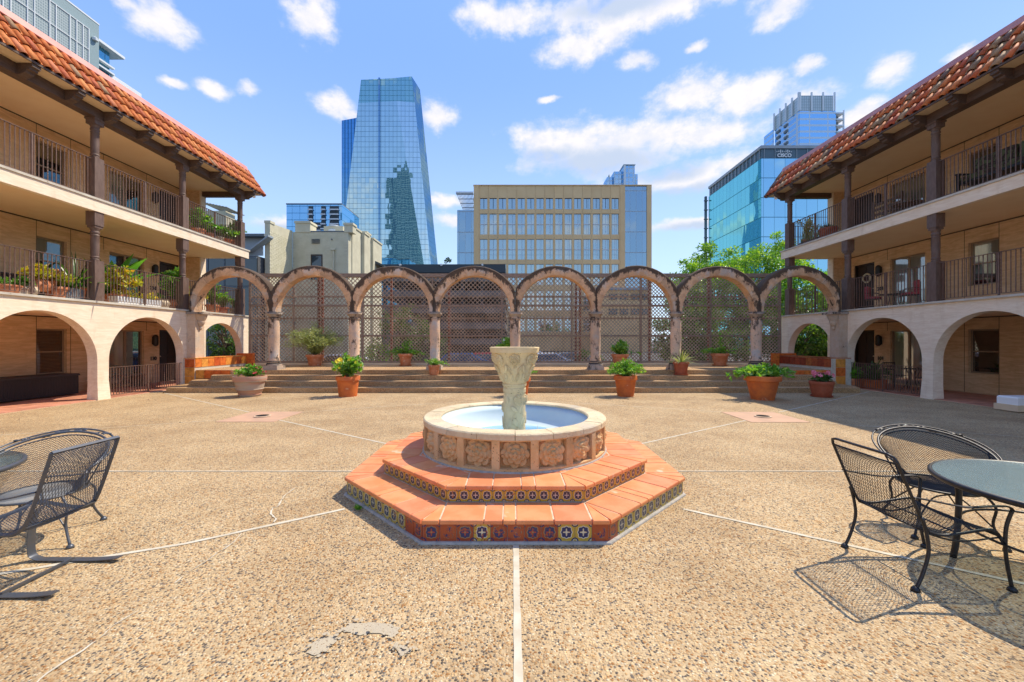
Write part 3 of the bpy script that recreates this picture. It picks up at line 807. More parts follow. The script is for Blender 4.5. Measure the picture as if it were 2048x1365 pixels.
def cap_ring(Oo, Oi, z, th, n, mt, chamf, gap=.0075, corner=True):
    Po, Pi = O(*Oo), O(*Oi)
    for i in range(8):
        a, c = Vector(Po[i]), Vector(Po[(i+1) % 8]); ai, ci = Vector(Pi[i]), Vector(Pi[(i+1) % 8])
        dr = (c-a).normalized(); L = (c-a).length; Li = (ci-ai).length
        s0 = (ai-a).dot(dr); s1 = s0+Li          # where the inner edge starts and ends, measured along the outer one
        cuts = n if i % 2 == 0 else [k*1. for k in n]
        lo, hi = s0+.004, s1-.004
        W_ = hi-lo; cs = [lo+W_*k for k in n]
        nr = Vector((-dr.y, dr.x)); D = (ai-a).dot(nr)
        pl = []
        if s0 > .03:
            pl.append([(gap*.9, 0), (cs[0]-gap, 0), (cs[0]-gap, D)] if abs(s0-cs[0]) > .01 else [(gap*.9, 0), (cs[0]-gap, 0), (cs[0]-gap, D)])
            pl.append([(cs[-1]+gap, 0), (L-gap*.9, 0), (cs[-1]+gap, D)])
        for k in range(len(cs)-1): pl.append([(cs[k]+gap*.6, 0), (cs[k+1]-gap*.6, 0), (cs[k+1]-gap*.6, D), (cs[k]+gap*.6, D)])
        for q in pl:
            w = [a+dr*x+nr*y for x, y in q]
            MB().prism([(p.x, p.y) for p in w], z-th, z+R.uniform(-.0015, .0015), chamf).build('terracotta_tile', mt, ft)
cap_ring((O1[0]+.028, O1[1]+.012), (O2[0]+.015, O2[1]+.006), Z1, .032, [0, .29, .43 if False else .415, .50, .75, 1.], 'saltillo', .012)
cap_ring((O2[0]+.028, O2[1]+.012), (1.06, .44), Z2, .032, [0, .27, .56, .70, 1.], 'saltillo', .010)
cap_ring((1.045, .433), (.62, .257), Z2, .032, [0, .5, 1.], 'saltillo', .006)
MB().prism(O(1.385, .6), Z2-.031, Z2-.006).build('upper_bed', 'mortar_grout', ft)
MB().prism(O(1.735, .73), Z1-.031, Z1-.006).build('lower_bed', 'mortar_grout', ft)
# basin
RB = 1.085; ZR = .712; ZB = Z2
def lathe_seg(b, prof, n, c):
    b.lathe(prof, n, c, caps=False)
bw = MB(); lathe_seg(bw, [(RB-.066, ZB-.01), (RB-.066, ZR-.06), (RB-.2, ZR-.06), (RB-.2, ZB-.01)], 90, (FX, FY)); bw.build('basin_wall', 'fountain_stone', ft, smooth='auto')
jt = MB(); jt.lathe([(RB+.012, ZB-.004), (RB+.008, ZB+.012), (RB-.04, ZB+.022)], 90, (FX, FY), caps=False); jt.build('mortar_joint', 'grey_grout', ft, smooth='auto')
bt = MB(); bt.lathe([(RB-.066, ZB+.008), (RB-.002, ZB+.01), (RB-.002, ZB+.035), (RB-.02, ZB+.04), (RB-.066, ZB+.042)], 90, (FX, FY), caps=False)
bt.lathe([(RB-.066, ZR-.078), (RB-.004, ZR-.076), (RB-.002, ZR-.064), (RB-.066, ZR-.062)], 90, (FX, FY), caps=False); bt.build('band', 'fountain_stone', ft, smooth='auto')
NP = 18
def arcbox(a0, a1, r0, r1, z0, z1, n=3, ch=.006):
    b = MB(); rings = []
    for i in range(n+1):
        a = a0+(a1-a0)*i/n
        pr = [(r0, z0), (r1, z0), (r1+0, z1-ch), (r1-ch, z1), (r0+ch, z1), (r0, z1-ch)]
        rings.append([(FX+r*sin(a), FY-r*cos(a), z) for r, z in pr])
    L = 6; V = [p for r in rings for p in r]; Fc = []
    for i in range(n):
        for j in range(L): Fc.append((i*L+j, i*L+(j+1) % L, (i+1)*L+(j+1) % L, (i+1)*L+j))
    Fc += [tuple(range(L)), tuple(n*L+j for j in reversed(range(L)))]
    b.raw(V, Fc); return b
for k in range(NP):     # rim stones and uprights
    a = 2*pi*k/NP
    arcbox(a+.003, a+2*pi/NP-.003, RB-.205, RB+.004+R.uniform(-.003, .003), ZR-.062, ZR+R.uniform(-.002, .002), 4, .012).build('rim_stone', 'rim_stone', ft)
    m = a+pi/NP
    arcbox(m-.036, m+.036, RB-.07, RB-.001, ZB+.035, ZR-.07, 2, .003).build('upright_band', 'fountain_stone', ft)
def rosette(Rr, layers, seed, nr=26, na=72):
    rr = random.Random(seed); b = MB(); V = []; Fc = []
    ph = [rr.uniform(0, 6) for _ in layers]
    for i in range(nr+1):
        r = Rr*1.02*(i/nr)**.8
        for j in range(na):
            q = 2*pi*j/na; h = 0
            for (k, (R0, n, hb, gn)) in enumerate(layers):
                e = abs(cos(n*(q-ph[k])/2))
                Rk = Rr*R0*(.80+.20*e**.55)
                if r < Rk:
                    t = r/Rk; rim = min(1, (1-t)/.07)
                    h = (hb+gn*t**2.2*(.55+.45*e))*rim+h*(1-rim)
                    if e < .28 and t > .45: h -= gn*.35*(1-e/.28)*rim
            V.append((r*cos(q), -h, r*sin(q)))
    for i in range(nr):
        for j in range(na): Fc.append((i*na+j, i*na+(j+1) % na, (i+1)*na+(j+1) % na, (i+1)*na+j))
    b.raw(V, Fc); return b
rsm = [rosette(.152, [(1, 8, .014, .020), (.68, 7, .028, .020), (.40, 5, .042, .018), (.15, 4, .058, .004)], sd).mesh('rosette', 'fountain_stone', True) for sd in (1, 2, 3)]
for k in range(NP):
    a = 2*pi*k/NP
    inst('rosette', rsm[k % 3], ft, (FX+(RB-.070)*sin(a), FY-(RB-.070)*cos(a), (ZB+ZR)/2-.012), (0, R.uniform(-.1, .1), a), (1, 1.35, 1))
ib = MB(); ib.lathe([(RB-.203, ZR-.05), (RB-.205, ZR-.028), (RB-.235, ZR-.10), (RB-.30, .50), (RB-.42, .44), (.1, .425), (0.001, .424)], 72, (FX, FY), caps=False); ib.build('basin_lining', 'basin_paint', ft, smooth=True)
MB().lathe([(RB-.43, .441), (.001, .441)], 48, (FX, FY), caps=False).build('pool', 'water', ft)
# pedestal: square-shouldered flaring urn
ped = MB(); ped.lathe([(.137, .43), (.132, .60), (.134, .80), (.132, .98), (.138, .985), (.139, 1.03), (.134, 1.035), (.136, 1.06), (.145, 1.065), (.147, 1.085)], 40, (FX, FY), a0=pi/4, sq=3.2)
ped.build('pedestal_shaft', 'vase_stone', ft, smooth='auto')
ped = MB(); ped.lathe([(.140, 1.085), (.165, 1.16), (.225, 1.33), (.268, 1.455), (.272, 1.458), (.290, 1.462), (.302, 1.518), (.298, 1.526), (.255, 1.525), (.2, 1.44), (.001, 1.42)], 40, (FX, FY), a0=pi/4, sq=2.8, caps=False)
ped.build('urn', 'vase_stone', ft, smooth='auto')
# carved roses and leaves on urn and shaft
rv = rosette(.062, [(1, 6, .004, .010), (.62, 6, .008, .010), (.3, 5, .014, .006)], 11, 16, 40).mesh('carved_rose', 'vase_stone', True)
def leafrel(L, W_, hgt):
    b = MB(); V = []; n = 8
    for i in range(n+1):
        t = i/n; w = W_*sin(pi*min(1, t*.93+.05))**.8
        for (k, h) in ((-1, 0), (-.75, .7), (-.25, .9), (0, .45), (.25, .9), (.75, .7), (1, 0)): V.append((k*w, -h*hgt, t*L))
    Fc = []
    for i in range(n):
        for j in range(6): Fc.append((i*7+j, i*7+j+1, (i+1)*7+j+1, (i+1)*7+j))
    b.raw(V, Fc); return b
lf = leafrel(.10, .021, .011).mesh('carved_leaf', 'vase_stone', True)
vine = MB()
for k in range(8):
    a = pi/4*k; rx = 0
    # urn surface radius at height z in direction a (square-ish section)
    def ur(z, a, q=4):
        prof = [(.140, 1.085), (.165, 1.16), (.225, 1.33), (.268, 1.455)] if z > 1.085 else [(.132, .43), (.132, 1.08)]
        for (r0, z0), (r1, z1) in zip(prof, prof[1:]):
            if z0 <= z <= z1+.001: r = r0+(r1-r0)*(z-z0)/(z1-z0); break
        else: r = prof[-1][0]
        return r*(abs(cos(a-pi/2-pi/4+pi/4))**q+abs(sin(a-pi/2))**q)**(-1/q) if False else r
    for (z, dz_, kind, roll, off) in ((1.385, 0, 'r', 0, 0), (1.225, 0, 'l', .5, .04), (1.225, 0, 'l', -.5, -.04), (1.12, 0, 'l', .25, .02), (1.12, 0, 'l', -.25, -.02), (1.285, 0, 'l', 0, 0)):
        aa = a; r = ur(z, a)
        sq = (abs(cos(aa))**2.8+abs(sin(aa))**2.8)**(-1/2.8)
        tilt = -math.atan(.36)
        rr_ = r*sq
        M_ = Matrix.Translation((FX, FY, 0)) @ Matrix.Rotation(aa, 4, 'Z') @ Matrix.Translation((off, -rr_+.003, z)) @ Matrix.Rotation(-tilt, 4, 'X') @ Matrix.Rotation(roll, 4, 'Y')
        o = inst('carved_rose' if kind == 'r' else 'carved_leaf', rv if kind == 'r' else lf, ft)
        M_ = Matrix.Translation(-Vector((FX, FY, 0))) @ M_
        o.location = M_.to_translation(); o.rotation_euler = M_.to_euler()
        o.scale = (1.1, 2.1, 1.2) if kind == 'r' else (1.1, 2.0, 1.15)
for (aa, z, kd, roll, sc) in [(.35, .90, 'r', 0, 1.0), (.25, .76, 'l', -.9, 1), (.5, .74, 'l', .3, 1.1), (-.15, .60, 'l', .2, 1.4), (.3, .58, 'l', -.5, 1.2), (.62, .60, 'l', .4, 1.2), (-.55, .50, 'l', -.4, 1.2),
                          (-.3, .46, 'l', .7, 1.2), (.1, .46, 'l', -.6, 1.3), (.55, .46, 'l', -.4, 1.2), (-.75, .95, 'l', 2.8, .9), (1.2, .9, 'r', 0, 1), (1.5, .6, 'l', .3, 1.4), (-1.3, .8, 'r', 0, 1), (-1.4, .55, 'l', -.3, 1.4), (2.6, .8, 'r', 0, 1), (-2.6, .8, 'r', 0, 1)]:
    r = .133*(abs(cos(aa))**3.2+abs(sin(aa))**3.2)**(-1/3.2)
    M_ = Matrix.Rotation(aa, 4, 'Z') @ Matrix.Translation((0, -r+.002, z)) @ Matrix.Rotation(roll, 4, 'Y')
    o = inst('carved_rose' if kd == 'r' else 'carved_leaf', rv if kd == 'r' else lf, ft)
    o.location = M_.to_translation(); o.rotation_euler = M_.to_euler(); o.scale = (sc, 1.25, sc)
MB().tube([(FX+.27, FY-.15, .46), (FX+.272, FY-.15, .60)], .005, 6).build('spray_pipe', 'white_plastic', ft)
# ================================================================ THE TWO WINGS
D0 = 2.948
posts_me = {}
def turned_post(kind):
    if kind in posts_me: return posts_me[kind]
    b = MB(); w = .125
    if kind == 'mid':      # between the decks, 2.40 m
        b.box(-w, w, -w, w, 0, 1.10); Ht = 2.42; zt = 1.98
    else:
        b.box(-w, w, -w, w, 0, 1.10); Ht = 2.17; zt = 2.0
    b.lathe([(.095, 1.10), (.10, 1.13), (.085, 1.15), (.10, 1.18), (.10, 1.2), (.086, 1.22), (.09, 1.24), (.094, 1.5), (.09, zt-.22), (.1, zt-.2), (.084, zt-.17), (.1, zt-.14), (.1, zt-.11), (.086, zt-.08), (.1, zt-.04), (.11, zt)], 14)
    if kind == 'mid':
        b.box(-.105, .105, -.105, .105, zt, zt+.06); b.box(-w, w, -w, w, zt+.06, Ht)
    else: b.box(-w, w, -w, w, zt, Ht-.05); b.box(-w-.02, w+.02, -w-.02, w+.02, Ht-.05, Ht)
    posts_me[kind] = b.mesh('post', 'brown_post', 'auto'); return posts_me[kind]
bal = MB(); bal.box(-.0075, .0075, -.0075, .0075, 0, 1); bal_me = bal.mesh('baluster', 'rail_metal')
tw = MB(); n = 26; V = []; Fc = []
for i in range(n+1):
    a = i*.75 if 3 < i < n-3 else 0
    for j in range(4): q = a+pi/4+j*pi/2; V.append((.0105*cos(q)*1.15, .0105*sin(q)*1.15, i/n))
for i in range(n):
    for j in range(4): Fc.append((i*4+j, i*4+(j+1) % 4, (i+1)*4+(j+1) % 4, (i+1)*4+j))
tw.raw(V, Fc); tw_me = tw.mesh('baluster', 'rail_metal')
def railing(par, a, b_, z, h, pit=.093, gate=False):
    """metal railing from a to b (xy pairs), standing at z"""
    a = Vector((*a, z)); b_ = Vector((*b_, z)); L = (b_-a).length; d = (b_-a)/L; up = Vector((0, 0, 1))
    m = MB(); m.bar(a+up*h, b_+up*h, .045, .014); m.bar(a+up*.06, b_+up*.06, .03, .012)
    mid = (a+b_)/2
    if L > 2: m.bar(mid, mid+up*h, .032, .032)
    r = m.build('railing', 'rail_metal', par)
    n = round(L/pit)
    for i in range(1, n):
        p = a+d*(L*i/n)
        if abs((p-mid).length) < .04 and L > 2: continue
        inst('baluster', tw_me if i % 4 == 2 else bal_me, r, (p.x, p.y, z+.06), None, (1, 1, h-.06))
    return r
# roof tile: tapered barrel with thickness
def barrel(L=.46, r0=.091, r1=.073, th=.014):
    b = MB(); n = 7; V = []
    for (x, r) in ((0, r0), (L, r1)):
        for rr in (r, r-th):
            for i in range(n+1):
                q = pi*i/n; V.append((rr*cos(q), x, rr*sin(q)*.82))
    m = n+1; Fc = []
    for i in range(n):
        Fc += [(i, i+1, 2*m+i+1, 2*m+i), (m+i, 3*m+i, 3*m+i+1, m+i+1), (i, m+i, m+i+1, i+1), (2*m+i, 2*m+i+1, 3*m+i+1, 3*m+i)]
    Fc += [(0, 2*m, 3*m, m), (n, m+n, 3*m+n, 2*m+n)]
    b.raw(V, Fc); return b
TXT = {}
def text_mesh(s, size, ext, m):
    cu = bpy.data.curves.new('text', 'FONT'); cu.body = s; cu.size = size; cu.extrude = ext; cu.align_x = 'CENTER'; cu.align_y = 'CENTER'; cu.offset = size*.02
    o = bpy.data.objects.new('text', cu); COL.objects.link(o); bpy.context.view_layer.update()
    me = bpy.data.meshes.new_from_object(o); me.name = 'lettering'; me.materials.clear(); me.materials.append(MATS[m])
    bpy.data.objects.remove(o); return me

def wing(s, A, yo, label, nums):
    """s = side (-1 left, +1 right); A = distance of the front from the camera axis; d grows into the gallery"""
    def X(d): return s*(A+d)
    YE = 17.3+yo; YS = -6.; DW = 2.48 if s < 0 else 2.65
    w = thing('apartment_building', label, 'building', (X(0), 10, 0))
    z1, z2, zb, zc = 2.68, 5.45, 7.62, 7.87
    def bx(d0, d1, y0, y1, za, zb_, m=None): m = m or MB(); return m.box(X(d0), X(d1), y0, y1, za, zb_)
    # ---- arcade wall of the ground floor
    arches = [(8.40+yo, 11.0+yo), (11.31+yo, 13.90+yo), (14.50+yo, 16.90+yo), (5.45+yo, 8.05+yo), (2.5+yo, 5.1+yo), (-.45+yo, 2.15+yo), (-3.4+yo, -.8+yo)]
    aw = MB(); T = .27; ztop = z1-.055
    ys = sorted(arches); cur = YS
    for (y0, y1) in ys+[(YE, YE)]:
        # pier, flaring a little at the foot
        if y0 > cur:
            aw.box(X(0), X(T), cur, y0, .0, ztop)
        if y1 > y0:
            c = (y0+y1)/2; r = (y1-y0)/2; zs = 2.33-r*.985 if r > 1.25 else 2.33-r*1.02; n = 28
            pts = [(c-r*cos(pi*i/n), zs+r*.985*sin(pi*i/n)) for i in range(n+1)]
            for (ya, za), (yb, zb2) in zip(pts, pts[1:]):
                for dd in (0, T): aw.face([(X(dd), ya, za), (X(dd), yb, zb2), (X(dd), yb, ztop), (X(dd), ya, ztop)])
                aw.face([(X(0), ya, za), (X(T), ya, za), (X(T), yb, zb2), (X(0), yb, zb2)])
            aw.face([(X(0), y0, 0), (X(T), y0, 0), (X(T), y0, zs), (X(0), y0, zs)]) if False else None
        cur = y1
    ft_ = aw.build('arcade_wall', 'stucco', w)
    # flared feet
    for (ya, yb) in zip([a[1] for a in ys[:-1]], [a[0] for a in ys[1:]]):
        if yb-ya < .45:
            fl = MB(); z0_, z9 = 0, .5
            x0_, x1_ = X(-.035), X(T+.0)
            lo = [(min(x0_, x1_), ya-.02), (max(x0_, x1_), ya-.02), (max(x0_, x1_), yb+.02), (min(x0_, x1_), yb+.02)]
            hi0, hi1 = X(-.002), X(T-.01)
            hi = [(min(hi0, hi1), ya-.002), (max(hi0, hi1), ya-.002), (max(hi0, hi1), yb+.002), (min(hi0, hi1), yb+.002)]
            fl.raw([(*p, 0) for p in lo]+[(*p, z9) for p in hi], [(0, 1, 5, 4), (1, 2, 6, 5), (2, 3, 7, 6), (3, 0, 4, 7), (4, 5, 6, 7)])
            fl.build('pier_foot', 'stucco', w)
    # ---- decks
    def deck(zt, th, first):
        b = MB(); b.box(X(-.05), X(.27), YS, YE+.04, zt-.055, zt); b.build('coping', 'coping', w)
        if not first:
            b = MB(); b.box(X(-.02), X(.14), YS, YE, zt-th, zt-.057); b.build('fascia', 'stucco', w)
        b = MB(); b.box(X(.275 if first else .142), X(DW+.3), YS, YE-.005, zt-.35, zt-.01); b.build('deck', 'ceiling', w)
    deck(z1, .35, True); deck(z2, .36, False)
    # ---- back wall with real openings
    op = {0: [], 1: [], 2: []}
    wins = [(11.72+yo, 12.52+yo, 'w'), (13.84+yo, 15.14+yo, 's'), (15.80+yo, 16.76+yo, 'd'), (9.95+yo-1.2, 10.75+yo-1.2, 'w') if s > 0 else (5.8+yo, 6.6+yo, 'w'), (6.2+yo, 7.4+yo, 's') if s < 0 else (5.8+yo, 7.1+yo, 's')]
    base = [0.0, z1, z2]; ceil = [z1-.35, z2-.36, zc]
    WX0, WX1 = DW, DW+.28
    for fl_ in range(3):
        zf = base[fl_]; zcl = ceil[fl_]
        rects = []
        for (ya, yb, k) in wins:
            if k == 'w': rects.append((ya, yb, zf+.62, zf+1.96, k))
            elif k == 's': rects.append((ya, yb, zf+.03, zf+1.98, k))
            else: rects.append((ya, yb, zf+.0, zf+2.03, k))
        wl = MB()
        yb_ = sorted({YS, YE, *[r[0] for r in rects], *[r[1] for r in rects]})
        for ya, yb in zip(yb_, yb_[1:]):
            hit = [r for r in rects if r[0] <= ya+1e-6 and r[1] >= yb-1e-6]
            if hit:
                r = hit[0]
                if r[2] > zf+.001: wl.box(X(WX0), X(WX1), ya, yb, zf-.02, r[2])
                wl.box(X(WX0), X(WX1), ya, yb, r[3], zcl+.02)
            else: wl.box(X(WX0), X(WX1), ya, yb, zf-.02, zcl+.02)
        wl.build('wall', 'wall_stucco', w)
        # panel joints: thin reveals
        jt_ = MB()
        for r in rects:
            if r[4] == 'w':
                for yy in (r[0]-.01, r[1]+.10): jt_.box(X(WX0-.003), X(WX0), yy-.006, yy+.006, zf, zcl)
            if r[4] == 's':
                for yy in (r[0]-.2, r[1]+.1): jt_.box(X(WX0-.003), X(WX0), yy-.006, yy+.006, r[3], zcl)
        jt_.box(X(WX0-.012), X(WX0), YS, YE, zcl-.03, zcl)
        jt_.build('panel_joint', 'dark_bronze', w)
        for (ya, yb, za, zb_, k) in rects:
            xd = WX0+.13
            if k == 'd':
                d_ = MB(); d_.box(X(xd), X(xd+.05), ya+.05, yb-.05, za+.01, zb_-.05)
                for i in range(2):
                    for j in range(4):
                        y0 = ya+.13+i*(yb-ya-.26)/2+.03; y1 = y0+(yb-ya-.26)/2-.06; q0 = za+.15+j*.46
                        d_.box(X(xd-.012), X(xd), y0, y1, q0, q0+.38)
                do = d_.build('door', 'door_wood', w)
                h_ = MB(); h_.ell((X(xd-.05), (ya+.12 if s < 0 else ya+.12), za+1.0), (.03, .03, .03)); h_.build('handle', 'lamp_glass', do, smooth=True)
                f_ = MB()
                f_.box(X(WX0+.05), X(xd+.06), ya, ya+.05, za, zb_); f_.box(X(WX0+.05), X(xd+.06), yb-.05, yb, za, zb_); f_.box(X(WX0+.05), X(xd+.06), ya+.05, yb-.05, zb_-.05, zb_)
                f_.build('door_frame', 'dark_bronze', do)
            else:
                f_ = MB(); fx0, fx1 = WX0+.09, WX0+.14; q = .045
                f_.box(X(fx0), X(fx1), ya, ya+q, za, zb_); f_.box(X(fx0), X(fx1), yb-q, yb, za, zb_)
                f_.box(X(fx0), X(fx1), ya+q, yb-q, zb_-q, zb_); f_.box(X(fx0), X(fx1), ya+q, yb-q, za, za+q)
                panes = []
                if k == 'w':
                    zm = za+.66; f_.box(X(fx0), X(fx1), ya+q, yb-q, zm-.02, zm+.02); panes = [(ya+q, yb-q, za+q, zm-.02), (ya+q, yb-q, zm+.02, zb_-q)]
                else:
                    ym = (ya+yb)/2; f_.box(X(fx0-.01), X(fx1), ym-.035, ym+.035, za+q, zb_-q); panes = [(ya+q, ym-.035, za+q, zb_-q), (ym+.035, yb-q, za+q, zb_-q)]
                fo = f_.build('window', 'tan_frame', w)
                for i, (p0, p1, p2, p3) in enumerate(panes):
                    mm = 'glass_slat' if k == 'w' and fl_ == 0 else ('glass_blind' if (k == 's' and i == (0 if s > 0 else 0) and fl_ != 1) or (k == 'w' and fl_ == 1 and i == 1) or (k == 's' and s > 0) else 'glass_dark')
                    MB().box(X(fx0+.02), X(fx0+.03), p0, p1, p2, p3).build('pane', mm, fo)
                    if k == 'w' and fl_ == 0 and s < 0:
                        bl = MB(); nz = 14
                        for j in range(nz):
                            zz = p2+(p3-p2)*(j+.5)/nz; bl.box(X(fx0+.012), X(fx0+.018), p0, p1, zz-.008, zz+.004)
                        bl.build('blind', 'dark_bronze', fo)
                if k == 'w': MB().box(X(WX0-.02), X(WX0+.09), ya-.01, yb+.01, za-.03, za).build('sill', 'wall_stucco', w)
        # lamp and number by the door
        yl = 15.52+yo
        lm = MB(); zz = zf+1.62
        lm.box(X(WX0-.02), X(WX0), yl-.05, yl+.05, zz-.15, zz+.15)
        lm.lathe([(.03, zz-.22), (.075, zz-.18), (.09, zz-.14), (.09, zz+.14), (.075, zz+.18), (.03, zz+.22)], 10, (X(WX0-.10), yl))
        lo_ = lm.build('wall_lamp', 'black_fitting', w)
        MB().lathe([(.094, zz-.12), (.094, zz+.12)], 5, (X(WX0-.10), yl), caps=False, a0=pi/5 if s < 0 else 0).build('lamp_glass', 'lamp_glass', lo_) if False else None
        nm = text_mesh(nums[fl_], .19, .008, 'black_fitting') if fl_ < 2 else None
        if nm: inst('door_number', nm, w, (X(WX0-.012), yl, zf+.93), (pi/2, 0, pi/2 if s < 0 else -pi/2))
        # short return wall at the far end
        MB().box(X(DW-.62), X(DW-.001), YE-.28, YE, zf, zcl).build('return_wall', 'wall_stucco', w)
        MB().box(X(DW-.67), X(DW-.622), YE-.285, YE+.005, zf, zcl).build('corner_trim', 'stucco', w)
    # ---- posts
    py_ = [16.96+yo, 14.0+yo, 11.06+yo, 8.1+yo, 5.15+yo, 2.2+yo, -.75+yo]
    for y in py_:
        inst('post', turned_post('mid'), w, (X(.13), y, z1)); inst('post', turned_post('top'), w, (X(.13), y, z2))
    # ---- railings
    for z in (z1, z2):
        for i in range(4):
            railing(w, (X(.10), py_[i+1]+.125), (X(.10), py_[i]-.125), z, 1.05)
        railing(w, (X(.2), YE-.08), (X(DW-.70), YE-.08), z, 1.05, .12)
    railing(w, (X(.08), 11.36+yo), (X(.08), 13.88+yo), 0.02, .84, .085)
    railing(w, (X(.3), YE-.1), (X(DW-.7), YE-.1), 0.0, .9, .12)
    # ---- roof
    b = MB(); b.box(X(-.02), X(.24), YS, YE+.05, zb, zc-.002); b.build('beam', 'brown_wood', w)
    b = MB(); b.box(X(.243), X(DW+.2), YE-.22, YE-.02, zb+.05, zc-.003); b.build('end_beam', 'brown_wood', w)
    b = MB(); b.box(X(.241), X(DW+.3), YS, YE+.05, zc, zc+.08); b.build('ceiling', 'ceiling', w)
    b = MB(); b.box(X(-.40), X(.24), YS, YE+.30, zc+.003, zc+.05); b.build('soffit', 'cream_fascia', w)
    br = MB()
    br.box(-.09, .09, -.11, .11, .13, .245)
    k = .0
    pf = [(.36, .245), (.36, .17), (.30, .15), (.30, .11), (.22, .09), (.20, .04), (.10, .0), (0, -.02), (0, .245)]
    Vv = [(-.085, -x, z) for x, z in pf]+[(.085, -x, z) for x, z in pf]; L = len(pf)
    br = MB(); br.raw(Vv, [tuple(range(L)), tuple(L+i for i in reversed(range(L)))]+[(i, (i+1) % L, L+(i+1) % L, L+i) for i in range(L)])
    brm = br.mesh('bracket', 'brown_wood')
    for i in range(14):
        y = 17.13+yo-i*.983
        inst('bracket', brm, w, (X(-.022), y, zb+.005), (0, 0, pi/2 if s < 0 else -pi/2))
    # mansard slope
    e0 = (-.38, 7.93); e1 = (.34, 9.02)      # (d, z) eave and ridge
    dx_, dz_ = e1[0]-e0[0], e1[1]-e0[1]; SL = sqrt(dx_*dx_+dz_*dz_); ang = atan2(dz_, dx_)
    YR = YE+.38
    um = MB(); um.face([(X(e0[0]+.02), YS, e0[1]-.03), (X(e0[0]+.02), YR, e0[1]-.03), (X(e1[0]+.02), YR-.12, e1[1]), (X(e1[0]+.02), YS, e1[1])])
    um.face([(X(e0[0]+.02), YR, e0[1]-.03), (X(e1[0]+.02), YR-.12, e1[1]), (X(e1[0]+3), YR-.12, e1[1]), (X(e1[0]+3), YR, e0[1]-.03)])
    um.face([(X(e1[0]), YS, e1[1]-.02), (X(e1[0]), YR-.12, e1[1]-.02), (X(e1[0]+4), YR-.12, e1[1]-.02), (X(e1[0]+4), YS, e1[1]-.02)])
    um.build('roof_deck', 'roof_under', w)
    b = MB(); b.box(X(-.415), X(-.38), YS, YE+.36, zc+.0, zc+.05); b.build('drip_edge', 'brown_wood', w)
    bm_ = barrel().mesh('roof_tile', 'roof_tile_left' if s < 0 else 'roof_tile_right', True)
    pitch = .232; n = int((YR-.12-5.)/pitch)
    # tile's own frame: length axis goes up the slope
    up = Vector((s*dx_, 0, dz_)).normalized(); along = Vector((0, 1, 0)) if s > 0 else Vector((0, -1, 0)); nr = along.cross(up)
    if nr.x*s > 0: along = -along; nr = along.cross(up)
    def frame(rollj=0., yaw=0.):
        m_ = Matrix((along, up, nr)).transposed()
        return (m_ @ Matrix.Rotation(yaw, 3, 'Z') @ Matrix.Rotation(rollj, 3, 'X')).to_euler()
    rr = random.Random(31 if s < 0 else 32)
    for i in range(n):
        for j in range(3):
            dj = -.03+j*.425
            y = YR-.10-i*pitch+rr.uniform(-.008, .008)
            d_ = e0[0]+dx_*dj/SL; z_ = e0[1]+dz_*dj/SL
            off = -nr*0.0
            inst('roof_tile', bm_, w, Vector((X(d_), y, z_))+nr*(.018+rr.uniform(0, .006)), frame(-.045+rr.uniform(-.01, .01), rr.uniform(-.015, .015)), (1, 1, 1))
    # the pans between the covers, and the far run of the roof behind the camera: too small to pick apart
    pn = MB()
    for i in range(int((YR-YS)/pitch)-1):
        y = YR-.10-(i+.5)*pitch
        for j in range(3):
            dj = .0+j*.42; P0 = Vector((X(e0[0]+dx_*dj/SL), y, e0[1]+dz_*dj/SL)); P1 = P0+up*.45
            q = [(-.06, .035), (-.03, .006), (.03, .006), (.06, .035)]
            a_ = [P0+Vector((0, t, 0))+nr*(h+.02) for t, h in q]; c_ = [P1+Vector((0, t, 0))+nr*(h) for t, h in q]
            for k_ in range(3): pn.face([a_[k_], a_[k_+1], c_[k_+1], c_[k_]])
    pn.build('pan_tiles', 'roof_tile_left' if s < 0 else 'roof_tile_right', w, kind='stuff')
    rc_ = MB(); r0 = Vector((X(e1[0]-.05), 0, e1[1]-.02))
    sect = [(e1[0]-.11, e1[1]-.09), (e1[0]-.13, e1[1]-.07), (e1[0]-.06, e1[1]+.12), (e1[0]+.02, e1[1]+.16), (e1[0]+.2, e1[1]+.16), (e1[0]+.2, e1[1]-.0)]
    for (a_, b2) in zip(sect, sect[1:]):
        rc_.face([(X(a_[0]), YS, a_[1]), (X(a_[0]), YR-.05, a_[1]), (X(b2[0]), YR-.05, b2[1]), (X(b2[0]), YS, b2[1])])
    rc_.face([(X(p[0]), YR-.05, p[1]) for p in sect])
    rc_.build('ridge_cap', 'ridge_cap', w)
    # hip end tiles coming round the corner
    hp = MB()
    for j in range(3):
        P0 = Vector((X(e0[0]+dx_*(-.03+j*.425)/SL), YR+.03-j*.03, e0[1]+dz_*(-.03+j*.425)/SL)); P1 = P0+up*.46
        hp.tube([P0+nr*.03, P1+nr*.01], [.10, .085], 8, flat=.9)
    hp.build('hip_tile', 'roof_tile_left' if s < 0 else 'roof_tile_right', w, smooth='auto')
    # twin spotlights under the corner
    t = thing('security_light', 'white twin spotlight under the %s roof corner' % ('left' if s < 0 else 'right'), 'light', (X(-.15), YE+.1, zc-.02), 0, 'twin spotlights under the roof corners')
    MB().box(-.06, .06, -.04, .04, -.05, .02).build('mount', 'white_plastic', t, False)
    for q in (-1, 1):
        b = MB(); b.tube([(0, 0, -.04), (q*.08, -.04, -.08)], .014, 6); b.tube([(q*.06, -.02, -.07), (q*.10, -.10, -.11), (q*.13, -.17, -.15)], [.03, .055, .06], 10); b.build('spotlight', 'white_plastic', t, False, smooth='auto')
    # gallery floor of red tiles
    gf = MB(); gf.box(X(-.0), X(DW+.28), YS, YE, -.5, .008)
    # tiles one by one in the part that shows, the bed beneath
    struct(gf.build('gallery_floor', 'mortar_grout'))
